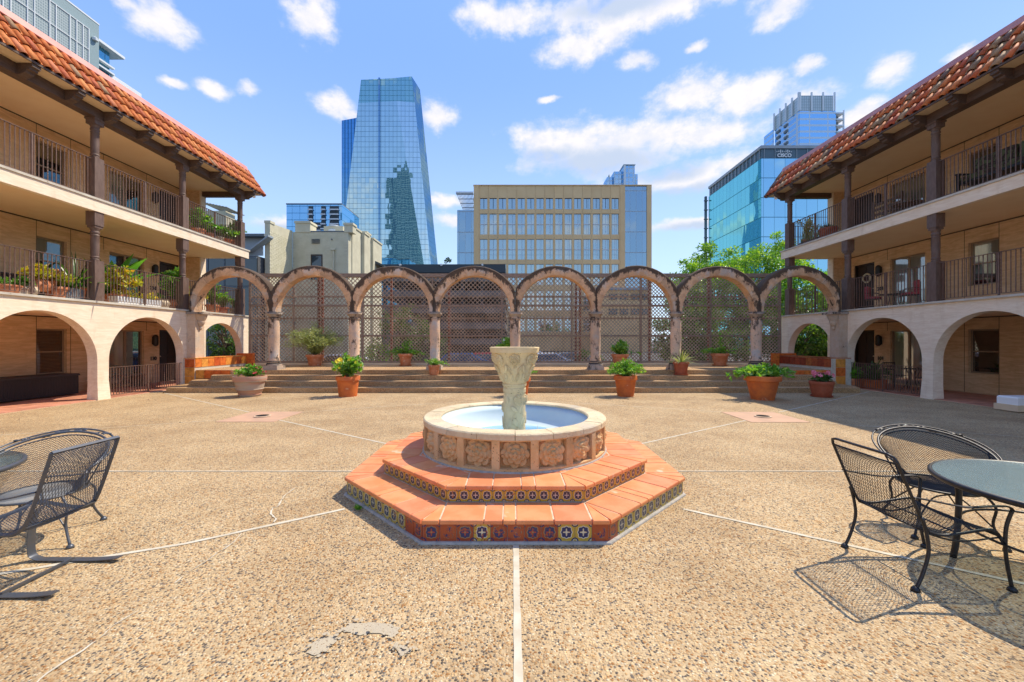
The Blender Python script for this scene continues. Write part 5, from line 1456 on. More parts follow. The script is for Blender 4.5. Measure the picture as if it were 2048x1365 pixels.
def round_table(label, loc, R_, z, m, grp, rz=0):
    t = thing('patio_table', label, 'table', loc, rz, grp)
    MB().lathe([(.001, z-.004), (R_-.01, z-.004), (R_-.01, z+.004), (.001, z+.004)], 64, caps=False).build('glass_top', 'table_glass' if m == 'iron' else 'clear_glass', t, False)
    b = MB(); P = [Vector((R_*cos(2*pi*i/64), R_*sin(2*pi*i/64), z-.012)) for i in range(64)]; b.tube(P, .017, 6, closed=True, flat=1.2)
    b.build('rim', m, t, False, smooth=True)
    for k in range(4):
        a = pi/4+k*pi/2; b = MB(); c, s = cos(a), sin(a)
        b.tube(chains([(c*(R_-.03), s*(R_-.03), z-.02), (c*(R_-.14), s*(R_-.14), z-.08), (c*(R_-.14), s*(R_-.14), .2), (c*(R_-.12), s*(R_-.12), .0)], 4), .019, 8); b.build('leg', m, t, False, smooth=True)
    b = MB(); b.tube([Vector(((R_-.15)*cos(2*pi*i/32), (R_-.15)*sin(2*pi*i/32), .30)) for i in range(32)], .009, 6, closed=True); b.build('stretcher_ring', m, t, False, smooth=True)
    return t
mesh_chair('patio_chair', 'black wrought iron mesh armchair drawn up to the right glass table, back to the fountain', (2.90, 2.885, 0), -pi/2)
barrel_chair('patio_chair', 'black barrel backed wrought iron chair with scroll rim behind the right glass table', (3.62, 3.46, 0), pi-.38)
round_table('round glass topped patio table at the right edge of the courtyard', (3.65, 2.63, 0), .665, .642, 'iron', 'glass patio tables')
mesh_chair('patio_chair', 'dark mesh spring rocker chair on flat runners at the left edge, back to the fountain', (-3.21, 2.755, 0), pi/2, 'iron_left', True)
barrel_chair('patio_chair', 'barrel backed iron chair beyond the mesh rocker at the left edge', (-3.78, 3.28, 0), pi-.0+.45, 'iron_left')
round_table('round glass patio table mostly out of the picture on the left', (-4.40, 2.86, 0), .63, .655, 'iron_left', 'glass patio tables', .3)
# white cushioned bench end at the right edge
t = thing('white_bench', 'white cushioned bench whose end shows at the right edge of the courtyard', 'bench', (11.0, 8.0, 0), 0)
def rbox(b, x0, x1, y0, y1, z0, z1, c=.03): b.box(x0, x1, y0, y1, z0, z1-c); b.box(x0, x1, y0, y1, z1-c+.0005, z1, (c*.7, c*.7))
yb = 9.35
b = MB(); rbox(b, 11.30-11, 12.1-11, yb-8.25, yb-7.85, .16, .34); b.build('cushion', 'white_plastic', t, False)
b = MB(); b.box(.26, 1.1, 1.07, 1.53, .02, .158); b.build('base', 'cream_fascia', t, False)
# wicker chest on the left ground floor, bench on the upper right floor, café sets
t = thing('wicker_chest', 'long dark wicker storage chest against the wall of the left ground floor gallery', 'chest', (-13.25, 10.8, .02))
b = MB(); b.box(-.38, .36, -1.5, 1.32, .03, .56)
for i in range(70): b.box(.36, .369, -1.47+i*.04, -1.455+i*.04, .04, .55)
b.build('body', 'wicker', t, False); b = MB(); b.box(-.40, .39, -1.53, 1.35, .562, .62, (.02, .02)); b.build('lid', 'wicker', t, False)
t = thing('wicker_chest', 'dark chest behind the balcony railing at the left edge', 'chest', (-13.2, 9.9, z1))
b = MB(); b.box(-.36, .3, -1.1, 1.35, .02, .62); b.build('body', 'wicker', t, False); b = MB(); b.box(-.38, .33, -1.13, 1.38, .622, .67, (.02, .02)); b.build('lid', 'wicker', t, False)
t = thing('garden_bench', 'black bench with green leaf patterned cushions on the upper right balcony', 'bench', (12.35, 10.05, z2+.0), -.0)
b = MB()
for y in (-1.0, 1.0): b.box(-.28, -.22, y-.03, y+.03, 0, .66); b.box(.24, .30, y-.03, y+.03, 0, 1.0); b.box(-.30, .30, y-.035, y+.035, .64, .68)
b.box(-.26, .26, -1, 1, .36, .42); b.build('frame', 'black_fitting', t, False)
b = MB(); rbox(b, -.27, .18, -.95, .95, .425, .56, .04); b.build('seat_cushion', 'cushion_green', t, False)
for y in (-.48, .48):
    b = MB(); rbox(b, .12, .27, y-.45, y+.45, .56, 1.05, .05); b.build('back_cushion', 'cushion_green', t, False)
def cafe_chair(label, loc, rz, m='black_fitting', cush=None, grp=None):
    t = thing('cafe_chair', label, 'chair', loc, rz, grp)
    for x, y, h in ((-.2, -.2, .85), (.2, -.2, .85), (-.2, .2, .44), (.2, .2, .44)): MB().tube(chains([(x, y, h), (x, y, .4), (x*1.15, y*1.15, 0)], 3), .012, 6).build('leg', m, t, False, smooth=True)
    b = MB(); b.box(-.22, .22, -.21, .22, .43, .45); b.build('seat', m, t, False)
    b = MB()
    for z in (.60, .72, .84): b.bar((-.2, -.2, z), (.2, -.2, z), .012, .03)
    for i in range(5): b.bar((-.14+i*.07, -.2, .60), (-.14+i*.07, -.2, .84), .01, .01)
    b.build('backrest', m, t, False)
    for s in (-1, 1): MB().tube(chains([(s*.2, -.2, .66), (s*.23, 0, .66), (s*.2, .2, .62), (s*.2, .2, .44)], 3), .01, 6).build('armrest', m, t, False, smooth=True)
    if cush:
        b = MB(); rbox(b, -.21, .21, -.19, .21, .452, .53, .03); b.build('seat_cushion', cush, t, False)
        b = MB(); rbox(b, -.21, .21, -.19, -.10, .53, .92, .04); b.build('back_cushion', cush, t, False)
    return t
cafe_chair('red cushioned chair near the door on the right first floor', (13.2, 14.9, z1), pi/2+2.2, cush='cushion_red'); cafe_chair('red cushioned chair nearer the post on the right first floor', (13.2, 13.5, z1), 1.0, cush='cushion_red')
def cafe_table(label, loc, R_=.36, h=.7, m='black_fitting'):
    t = thing('cafe_table', label, 'table', loc)
    MB().lathe([(.001, h-.02), (R_, h-.02), (R_, h), (.001, h)], 24, caps=False).build('tabletop', m, t, False)
    for k in range(4): a = k*pi/2+.4; MB().tube(chains([(cos(a)*R_*.5, sin(a)*R_*.5, h-.02), (cos(a)*.1, sin(a)*.1, .35), (cos(a)*R_*.8, sin(a)*R_*.8, 0)], 4), .011, 6).build('leg', m, t, False, smooth=True)
cafe_table('small round iron table between the red cushioned chairs', (13.2, 14.2, z1), .34, .55)
cafe_table('round iron café table behind the right gate railing', (12.9, 13.1, .02)); cafe_chair('black iron chair left of the café table behind the right gate railing', (12.9, 13.75, .02), pi)
cafe_chair('black iron chair right of the café table behind the right gate railing', (12.95, 12.7, .02), .3)
t = thing('wooden_chair_set', 'brown slatted wooden screen by the wall of the upper right balcony', 'screen', (13.9, 15.1, z2))
b = MB(); b.box(-.03, .03, -.6, -.55, 0, 1.5); b.box(-.03, .03, .55, .6, 0, 1.5); b.build('frame', 'brown_post', t, False)
for i in range(7): MB().box(-.02, .02, -.545, .545, .15+i*.19, .24+i*.19).build('slat', 'brown_post', t, False)
cafe_chair('brown chair on the upper right balcony', (13.1, 14.3, z2), 1.8, 'brown_post'); cafe_table('brown table on the upper right balcony', (13.1, 13.5, z2), .4, .7, 'brown_post')
t = thing('slatted_bench', 'low slatted wooden bench behind the left gate railing', 'bench', (-13.1, 13.6, .02))
for y in (-.65, .65): MB().box(-.22, .22, y-.04, y+.04, 0, .40).build('leg', 'brown_post', t, False)
for i in range(5): MB().box(-.22+i*.095, -.15+i*.095, -.75, .75, .402, .43).build('slat', 'brown_post', t, False)
t = thing('door_wreath', 'pale ring wreath hanging on the right first floor door', 'wreath', (14.2-.02+.10, 16.4, z1+1.45))
b = MB(); b.tube([Vector((0, .17*cos(2*pi*i/20), .17*sin(2*pi*i/20))) for i in range(20)], .035, 7, closed=True); b.build('ring', 'cream_paint', t, False, smooth=True)
# ================================================================ TREES
def tree(name, label, px, Y, ztop, rad, nleaf, trunk_h, seed, m='leaf_tree', L=.2, group=None, zc=None, X_=None, clumps=60, cat='tree'):
    X0 = X_ if X_ is not None else gx(px, Y)
    t = thing(name, label, cat, (X0, Y, -.6), 0, group); rr = random.Random(seed)
    hz_ = (ztop+.6-trunk_h)/2; cz = trunk_h+hz_
    tk = MB(); tk.tube(chains([(0, 0, 0), (.1, .05, trunk_h*.6), (0, 0, trunk_h+hz_*.6)], 4), [.20*(1-.06*i) for i in range(9)], 8)
    cl = []
    for i in range(clumps):
        v = rv3(rr); k = rr.uniform(.45, 1)**.6
        c = Vector((v.x*rad*k, v.y*rad*.8*k, cz+v.z*hz_*k)); cl.append((c, rr.uniform(.16, .30)*rad))
    br = MB()
    for c, _ in cl[::3]:
        s0 = Vector((0, 0, rr.uniform(trunk_h*.7, cz))); br.tube(chains([s0, s0.lerp(c, .5)+Vector((0, 0, .15)), c], 3), [.07, .06, .05, .04, .03, .02, .015], 5, caps=False)
    lm = MB(); per = nleaf//clumps
    for c, r in cl:
        for j in range(per):
            v = rv3(rr)*(rr.random()**.45); p = c+Vector((v.x*r, v.y*r, v.z*r*.65))
            d = v+rv3(rr)*.8+Vector((0, 0, .1)); leaf(lm, p, d, L*rr.uniform(.6, 1.2), L*.6*rr.uniform(.7, 1.1), rr)
    tk.build('trunk', 'bark', t, False, smooth=True); br.build('limbs', 'bark', t, False, smooth=True); lm.build('crown', m, t, False)
    return t
def zt(py, Y): return H-(py-HOR)*Y/F
GT = 'trees beyond the lattice'
tree('tree', 'small bright green tree, leftmost above the lattice right of the tan building', 1378, 27, zt(520, 27), 1.5, 5000, 3.0, 1, L=.17, group=GT)
tree('tree', 'rounded bright tree rising before the glass office corner', 1428, 28, zt(487, 28), 2.0, 8000, 3.5, 2, L=.18, group=GT)
tree('tree', 'broad loose tree in the gap left of the right wing', 1490, 25, zt(505, 25), 2.3, 9000, 2.4, 3, L=.18, group=GT)
tree('tree', 'tall sparse tree just left of the right wing posts', 1545, 27, zt(466, 27), 2.1, 7000, 3.2, 4, L=.18, group=GT)
tree('tree', 'dense leafy tree seen through the right galleries', 1625, 23, zt(512, 23), 2.6, 13000, .8, 5, L=.19, group=GT)
tree('tree', 'leafy tree farther right beyond the right wing end', 0, 25, 6.2, 3.0, 8000, 1.2, 6, L=.2, group=GT, X_=21.5)
tree('bush', 'dense dark shrubbery behind the right end of the lattice', 1445, 20.5, 3.3, 2.3, 9000, .5, 7, 'leaf_dark', .18, X_=9.2, cat='bush')
tree('bush', 'dense dark shrubbery filling the right corner arch', 1600, 20.5, 3.4, 2.0, 9000, .3, 8, 'leaf_dark', .19, X_=14.3, cat='bush')
tree('tree', 'thin tree behind the lattice left of centre', 800, 21, 3.4, 1.3, 2600, 1.2, 9, 'leaf_dark', .14, cat='tree')
tree('tree', 'slender tree behind the lattice next to the parking structure', 838, 22, 2.7, 1.5, 2600, .8, 10, 'leaf_dark', .14)
tree('bush', 'green hedge bush behind the lattice left of the urn', 760, 20.5, 1.5, 1.2, 2600, .3, 11, 'leaf_tree', .13, cat='bush')
tree('bush', 'small bush behind the lattice right of the urn', 1175, 21, 1.25, .7, 1200, .3, 12, 'leaf_dark', .12, cat='bush', clumps=20)
tree('tree', 'dark tree reflected and seen by the grey glass house, through the far left arch', 0, 19.6, 2.9, .9, 2400, .9, 13, 'leaf_dark', .13, X_=-13.7)
tree('tree', 'tiny far tree on the roofline left of the tan building', 897, 95, zt(513, 95), 1.6, 500, 14, 14, 'leaf_dark', .5, clumps=14)
# ================================================================ BUILDINGS BEHIND
def bt(name, label, loc, cat='building', group=None): return thing(name, label, cat, loc, 0, group)
# cream painted brick hall
cb = bt('brick_hall', 'cream painted brick hall with stepped parapet behind the lattice on the left', (-14, 31, -.6))
xw = -16.15; YF = 30.0; xr = -12.05
b = MB(); b.box(xw, xr, YF, 37, -.6, zt(465, YF)); b.build('wall', 'cream_paint', cb)
# courses of bricks laid proud on the near faces
bk = MB(); bk.box(-.19, .19, -.012, 0, -.055, .055); bkm = bk.mesh('brick', 'cream_brick')
st = MB()
z = -.5; r_ = 0
wx0, wx1, wz0, wz1 = gx(622, YF), gx(645, YF), zt(560, YF), zt(511, YF)
while z < zt(466, YF)-.07:
    x = xw+.2+(r_ % 2)*.2
    while x < xr-.2:
        if not (wx0-.2 < x < wx1+.2 and wz0-.1 < z < wz1+.1): st.box(x-.192, x+.192, YF-.010, YF, z-.055, z+.055)
        x += .4
    z += .126; r_ += 1
st.build('brick_courses', 'cream_brick', cb, kind='stuff')
def merlon(x0, x1, y0, y1, ztp, zb_):
    MB().box(x0, x1, y0, y1, zb_, ztp-.16).build('merlon', 'cream_paint', cb); MB().box(x0-.06, x1+.06, y0-.06, y1+.06, ztp-.158, ztp, (.02, .02)).build('coping', 'cream_paint', cb)
merlon(gx(591, YF), gx(621, YF), YF-.05, YF+.9, zt(443.5, YF), zt(466, YF)+.002); merlon(gx(689, YF), gx(706, YF), YF-.05, YF+.6, zt(447, YF), zt(466, YF)+.002)
MB().box(gx(621.5, YF), gx(688.5, YF), YF-.03, YF+.3, zt(465, YF)+.002, zt(462.8, YF)).build('flashing', 'slate_grey', cb)
# near wing wall running toward us on its left
b = MB(); Yn = 27.2; b.raw([(xw-.35, Yn, -.6), (xw, Yn, -.6), (xw, YF-.02, -.6), (xw-.35, YF-.02, -.6), (xw-.35, Yn, zt(447, Yn)), (xw, Yn, zt(447, Yn)), (xw, YF-.02, zt(463, YF)), (xw-.35, YF-.02, zt(463, YF))], [(0, 3, 2, 1), (4, 5, 6, 7), (0, 1, 5, 4), (1, 2, 6, 5), (2, 3, 7, 6), (3, 0, 4, 7)]); b.build('wing_wall', 'cream_paint', cb)
st = MB(); z = -.5; r_ = 0
while z < 9.0:
    y = Yn+.15+(r_ % 2)*.2
    while y < YF-.2: st.box(xw, xw+.010, y-.19, y+.19, z-.055, z+.055); y += .4
    z += .126; r_ += 1
st.build('brick_courses', 'cream_brick', cb, kind='stuff')
MB().box(xw-.38, xw+.04, Yn-.03, Yn+.5, zt(447, Yn)+.002, zt(445, Yn)+.1).build('coping', 'cream_paint', cb)
# side wall stepping down
for i, (y0, y1, pt, ox) in enumerate([(30.6, 32.4, 455, .0), (32.42, 33.5, 466, .25), (33.52, 34.6, 464, .0), (34.62, 36.9, 480, .2)]):
    yy = (y0+y1)/2; MB().box(xr-.3, xr+.06+ox, y0, y1, -.6, zt(pt+6, yy)).build('wall', 'cream_paint', cb)
    MB().box(xr-.36, xr+.12+ox, y0-.02, y1+.02, zt(pt+6, yy)+.002, zt(pt+6, yy)+.14).build('coping', 'cream_paint', cb)
f_ = MB(); f_.box(wx0, wx1, YF-.04, YF+.02, wz1-.06, wz1+.04); f_.box(wx0, wx0+.07, YF-.04, YF+.02, wz0, wz1-.061); f_.box(wx1-.07, wx1, YF-.04, YF+.02, wz0, wz1-.061)
f_ = f_.build('window', 'dark_bronze', cb); MB().box(wx0+.072, wx1-.072, YF-.02, YF-.012, wz0, wz1-.062).build('pane', 'window_dark', f_)
f_ = MB()
for i in range(4): f_.box(gx(624, YF), gx(640, YF), YF-.12, YF-.012, zt(488, YF)+i*.09, zt(488, YF)+i*.09+.03)
f_.build('vent', 'slate_grey', cb)
MB().tube([(gx(668, YF), YF-.1, zt(500, YF)), (gx(668, YF), YF-.1, -.5)], .06, 8).build('downpipe', 'cream_paint', cb, smooth='auto'); MB().box(gx(664, YF), gx(672, YF), YF-.2, YF-.02, zt(502, YF), zt(498, YF)).build('downpipe_head', 'cream_paint', cb)
MB().tube([(gx(664, YF), YF-.1, zt(480, YF)), (gx(664, YF), YF-.012, zt(480, YF))], .05, 8).build('vent_pipe', 'slate_grey', cb)
b = MB(); b.lathe([(.45, 0), (.5, .1), (.5, .3), (.3, .42), (.28, .55), (.4, .6), (.4, .7), (.001, .75)], 16, (gx(668, 33), 33)); b.v = [(x, y, z+zt(470, 33)) for x, y, z in b.v]; b.build('roof_fan', 'white_metal', cb, smooth='auto')
MB().box(gx(652, 33), gx(690, 33), 32.6, 34.5, zt(466, 33), zt(456, 33)).build('roof_curb', 'cream_paint', cb)
MB().box(gx(701, 33), gx(705.5, 33), YF+2.0, YF+2.6, 2, zt(515, 32)).build('side_window', 'window_dark', cb)
# grey glass house left of it
gh = bt('glass_house', 'grey steel and glass building with a sloping roof at the far left of the lattice', (-18, 27, -.6))
xg0, xg1, yg = -22., -16.6, 26.5
b = MB(); b.box(xg0, xg1, yg+.1, 33, -.6, zt(512, yg)); b.build('body', 'garage_dark', gh)
b = MB()
zr0, zr1 = zt(503, yg), zt(474, yg)
x_a, x_b = gx(497, yg), gx(536, yg)
b.raw([(xg0, yg, zt(502, yg)), (x_a, yg, zr0), (x_b, yg, zr1), (x_b, 27.1, zr1), (x_a, 27.1, zr0), (xg0, 27.1, zt(502, yg)), (xg0, yg, zr0+.1), (x_a, yg, zr0+.1), (x_b, yg, zr1+.12), (x_b, 27.1, zr1+.12), (x_a, 27.1, zr0+.1), (xg0, 27.1, zr0+.1)], [(0, 1, 7, 6), (1, 2, 8, 7), (7, 8, 9, 10), (6, 7, 10, 11), (1, 2, 3, 4), (2, 3, 9, 8)])
b.build('roof', 'grey_metal', gh)
MB().box(xg0, gx(529, yg), yg-.05, 27.1, zt(473.5, yg), zt(468.5, yg)).build('roof_edge', 'slate_grey', gh)
MB().box(xg0, xw-.37, 26.95, 27.08, zt(512, 27), zt(470, 27)).build('roof_plane', 'grey_metal', gh)
for i in range(5):
    for j in range(4):
        w_ = (xg1-xg0)/5; h_ = 1.9; x0 = xg0+i*w_; z0 = -.5+j*h_
        f = MB(); f.box(x0, x0+.08, yg-.02, yg+.08, z0, z0+h_-.02); f.box(x0+.081, x0+w_-.01, yg-.02, yg+.08, z0+h_-.1, z0+h_-.02); fo = f.build('window', 'slate_grey', gh); MB().box(x0+.082, x0+w_-.012, yg+.02, yg+.05, z0, z0+h_-.101).build('pane', 'window_dark', fo)
# pergola of steel louvres on a roof far left
pg = bt('louvre_canopy', 'small grey louvred canopy on a roof seen past the left upper balcony', (-33, 45, 12), 'canopy')
for i in range(9): MB().box(gx(413, 45)+i*.34, gx(413, 45)+i*.34+.2, 44, 47, zt(411, 45)-i*.07, zt(411, 45)-i*.07+.06).build('louvre', 'grey_metal', pg)
for x in (417, 447): MB().box(gx(x, 45)-.1, gx(x, 45)+.1, 45, 45.2, 9, zt(413, 45)-.4).build('post', 'grey_metal', pg)
MB().box(-45, gx(470, 46), 44.5, 46, -.6, zt(431, 46)).build('roof_house', 'cream_paint', pg)
# dark flat canopy building and parking structure
pk = bt('parking_structure', 'dark grey open parking decks behind the middle of the lattice', (-7.5, 46, -.6))
px0, px1, yp = gx(757, 45), gx(1011, 45), 45
for i in range(6):
    z = -.4+i*1.75; MB().box(px0, px1, yp, yp+16, z-.15, z+.55).build('deck', 'garage_slab', pk)
for i in range(7):
    x = px0+.3+i*(px1-px0-.9)/6; MB().box(x, x+.35, yp+.5, yp+.9, -.6, 8.3).build('pillar', 'garage_dark', pk)
MB().box(px0, px1, yp+15, yp+15.5, -.6, 8.9).build('back_wall', 'garage_dark', pk)
MB().box(px0-.3, px1, yp-.3, yp+16, zt(547, yp), zt(530.5, yp)).build('roof_fascia', 'dark_fascia', pk)
for i in range(3):
    MB().tube([(px0+2.5+i*4.5, yp-.5, zt(532, yp)), (px0+2.5+i*4.5, yp-.32, zt(532, yp))], .12, 8).build('floodlight', 'white_metal', pk)
cn = bt('entrance_canopy', 'small dark pitched canopy roof beside the cream brick hall', (gx(757, 38), 38, 7), 'canopy')
b = MB(); x0, x1 = gx(745, 36), gx(773, 36); b.raw([(x0, 35, zt(521, 36)), (x1, 35.2, zt(534, 36)), (x1, 39, zt(534, 36)), (x0, 39, zt(521, 36)), (x0, 35, zt(527, 36)), (x1, 35.2, zt(538, 36)), (x1, 39, zt(538, 36)), (x0, 39, zt(527, 36))], [(0, 1, 2, 3), (4, 5, 6, 7), (0, 4, 5, 1), (1, 5, 6, 2), (3, 2, 6, 7), (0, 3, 7, 4)]); b.build('roof', 'dark_fascia', cn)
MB().box(x0, x0+.3, 36, 36.3, -.6, zt(528, 36)).build('post', 'dark_fascia', cn); MB().bar((x0+.2, 36, zt(545, 36)), (x0+1., 36, zt(535, 36)), .1, .1).build('bracket', 'dark_fascia', cn)
# tan office block
tb = bt('office_building', 'tan panelled office block with regular window grid and glass corners in the centre background', (8, 90, -.6))
YT = 90.
gridglass('tan_glass', (.56, .68, .72), (.10, .16, .20), 0, 1.05, 4.45, .05, .05, refl=.62, wob=.015, lowz=None)
gridglass('tan_curtain', (.42, .58, .70), (.08, .14, .18), 0, 1.35, 4.55, .07, .22, line=(.40, .45, .47), refl=.6, wob=.02, off=(0, 2.2))
X0, X1 = gx(947.5, YT), gx(1250, YT); zT = zt(373, YT)
cols = 15; cx0, cx1 = gx(958, YT), gx(1240, YT); pit = (cx1-cx0)/cols; ww = pit*.76
rows = [(419.5, 397), (470, 428), (520, 479), (571, 529), (622, 582), (664, 634)]
MB().box(X0, X1, YT+.4, YT+22, -.6, zT-.01).build('body', 'tan_panel', tb)
zz = [zT]+[v for a, b_ in rows for v in (zt(b_, YT), zt(a, YT))]+[-.6]
for i in range(0, len(zz)-1, 2):       # horizontal bands, panel by panel
    za, zb_ = zz[i+1], zz[i]
    for c in range(cols):
        xa = cx0+c*pit-(pit-ww)/2*0; MB().box(cx0+c*pit+.02, cx0+(c+1)*pit-.02, YT, YT+.39, za, zb_).build('panel', 'tan_panel', tb)
pm_ = None
for i in range(1, len(zz)-1, 2):
    za, zb_ = zz[i+1], zz[i]
    for c in range(cols+1):
        x = cx0+c*pit; w_ = (pit-ww)/2; MB().box(x-w_+(0 if c else w_-.01), x+w_-(0 if c < cols else w_-.01), YT+.04, YT+.39, za+.01, zb_-.01).build('pier', 'tan_panel', tb)
    for c in range(cols):
        x0 = cx0+c*pit+(pit-ww)/2; x1 = x0+ww
        f = MB(); f.box(x0, x1, YT+.22, YT+.34, zb_-.08, zb_-.011); f.box((x0+x1)/2-.04, (x0+x1)/2+.04, YT+.22, YT+.30, za+.3, zb_-.081)
        if i > 1: f.box(x0, x1, YT+.18, YT+.26, (za+zb_)/2-.10, (za+zb_)/2+.10)
        f.box(x0, x1, YT+.2, YT+.34, za+.011, za+.09)
        fo = f.build('window', 'white_metal' if i > 1 else 'dark_bronze', tb); MB().box(x0, x1, YT+.31, YT+.33, za+.01, zb_-.01).build('pane', 'tan_glass', fo)
MB().box(X0, cx0-.01, YT-.1, YT+.39, -.6, zT+.05).build('corner_panel', 'tan_panel', tb); MB().box(cx1+.01, X1, YT-.1, YT+.39, -.6, zT+.05).build('corner_panel', 'tan_panel', tb)
MB().box(X0-.1, gx(1303, YT), YT-.15, YT+.6, zT+.052, zT+.25).build('parapet_cap', 'tan_panel', tb)
MB().box(X1+.01, gx(1293.5, YT), YT+.1, YT+20, -.6, zT-.1).build('glass_corner', 'tan_curtain', tb)
MB().box(gx(1293.5, YT)+.01, gx(1303, YT), YT-.1, YT+20, -.6, zT+.05).build('corner_panel', 'tan_panel', tb)
MB().box(gx(914, YT), X0-.01, YT+.3, YT+20, -.6, zt(420, YT)).build('glass_corner', 'tan_curtain', tb)
for i in range(12):
    q = i/12; MB().bar((gx(914, YT)+i*.31, YT-1, zt(389, YT)), (gx(926, YT)+i*.22, YT+6, zt(419, YT)), .10, .10).build('louvre', 'white_metal', tb)
MB().box(gx(913, YT), X0, YT-1.2, YT-.8, zt(391.5, YT), zt(388, YT)).build('louvre_frame', 'white_metal', tb)
for i in range(5): MB().box(gx(913.5+i*2.4, YT), X0, YT-.6+i*1.2, YT-.4+i*1.2, zt(392+i*5.2, YT), zt(391+i*5.2, YT)).build('louvre', 'grey_metal', tb)
for x in (1117, 1182): MB().tube([(gx(x, YT), YT+4, zT), (gx(x, YT), YT+4, zT+.9)], .12, 6).build('vent_pipe', 'grey_metal', tb)
# low annex with small windows in front of its foot, seen through the trellis
ax_ = bt('tan_annex', 'low tan wing with a row of small windows seen through the trellis', (14, 80, -.6)); za_ = zt(581, 82)
MB().box(gx(1195, 82), gx(1300, 82), 82, 86, -.6, za_).build('wall', 'tan_panel', ax_)
MB().box(gx(1190, 82), gx(1300, 82), 81.4, 82.2, za_, zt(576.5, 82)).build('roof_edge', 'grey_metal', ax_)
for i in range(4):
    x = gx(1218+i*22, 82)
    for zz_ in (600, 630): f = MB(); f.box(x-.05, x+1.65, 81.9, 82, zt(zz_, 82)-.05, zt(zz_-11, 82)+.05); fo = f.build('window', 'dark_bronze', ax_); MB().box(x, x+1.6, 81.85, 81.89, zt(zz_, 82), zt(zz_-11, 82)).build('pane', 'window_dark', fo)
# faceted glass tower
gridglass('tower_glass', (.64, .82, .80), (.04, .10, .13), 0, 2.45, 3.15, .16, .2, line=(.03, .11, .17), refl=.80, wob=.012)
gridglass('tower_facet', (.76, .90, .88), (.05, .12, .15), 0, 2.45, 3.15, .16, .2, line=(.06, .16, .22), refl=.80, wob=.012)
gridglass('tower_crown', (.50, .80, .82), (.10, .26, .28), 0, 2.45, 3.15, .2, .24, line=(.05, .17, .2), refl=.55, wob=.02)
gridglass('tower_side', (.26, .45, .62), (.02, .06, .10), 1, 2.45, 3.15, .2, .2, line=(.04, .12, .2), refl=.7, wob=.015)
gridglass('tower_dark', (.16, .42, .72), (.01, .06, .16), 0, 2.0, 3.15, .5, .1, line=(.03, .10, .19), refl=.75, wob=.015)
tw_ = bt('glass_tower', 'tall tapering blue glass tower with slanted facets, left of centre', (gx(768, 250), 255, -.6))
Yt = 250.
def P3(px, py, Y): return tuple(at(px, py, Y))
B1 = P3(661, 683.5, Yt); T1 = P3(722, 160.5, Yt); T2 = P3(785, 157.3, Yt); TR = P3(823.5, 153.6, Yt+.0); Bm = P3(873.6, 683.5, Yt); BR = P3(877, 683.5, Yt+2)
c1 = P3(716.5, 207, Yt); c2 = P3(793, 203, Yt); c3 = P3(829.5, 206, Yt+.3)
b = MB(); b.face([B1, Bm, c2, c1]); b.build('facade', 'tower_glass', tw_)
b = MB(); b.face([Bm, BR, c3, c2]); b.build('facade', 'tower_facet', tw_)
b = MB(); b.face([c1, c2, T2, T1]); b.face([c2, c3, TR, T2]); b.build('crown', 'tower_crown', tw_)
bk1 = P3(840, 180, Yt+16); bk0 = P3(891, 683.5, Yt+16)
b = MB(); b.face([BR, bk0, bk1, TR]); b.build('facade', 'tower_side', tw_)
bl0 = P3(665, 683.5, Yt+40); bl1 = P3(724, 190, Yt+40)
b = MB(); b.face([B1, T1, bl1, bl0]); b.face([T1, T2, TR, bk1, bl1]); b.face([bl0, bl1, bk1, bk0]); b.build('back', 'tower_side', tw_)
g0, g1 = P3(756.6, 160, Yt-.4), P3(760, 683, Yt-.4); b = MB(); b.box(g0[0], g1[0], Yt-.5, Yt-.02, -.5, zt(155, Yt)-.6); b.build('groove', 'tower_side', tw_)
b = MB(); za, zb_ = zt(242, Yt+8), zt(235, Yt+8); x0, x1 = gx(683.5, Yt+8), gx(722, Yt+8)
b.raw([(x0, Yt+8, -.6), (x1, Yt+8, -.6), (x1, Yt+30, -.6), (x0, Yt+30, -.6), (x0, Yt+8, za), (x1, Yt+8, zb_), (x1, Yt+30, zb_), (x0, Yt+30, za)], [(0, 1, 5, 4), (1, 2, 6, 5), (2, 3, 7, 6), (3, 0, 4, 7), (4, 5, 6, 7)]); b.build('lower_block', 'tower_dark', tw_)
# towers standing behind the photographer: they show only as reflections in the glass
gridglass('condo_glass', (.16, .28, .34), (.05, .13, .18), 0, 3.2, 3.4, .5, 1.0, line=(.22, .34, .40), refl=.35, wob=.02)
rt = bt('apartment_tower', 'dark residential tower standing behind the viewpoint, seen mirrored in the tall glass tower', (-147, -70, -.6))
MB().box(-163, -128, -90, -60, -.6, 240).build('shaft', 'condo_glass', rt); MB().box(-150, -132, -86, -64, 240.01, 250).build('crown', 'condo_glass', rt); MB().box(-172, -163.01, -88, -62, -.6, 228).build('wing', 'condo_glass', rt)
MB().box(-190, -178.2, -86, -64, -.6, 110).build('podium', 'condo_glass', rt)
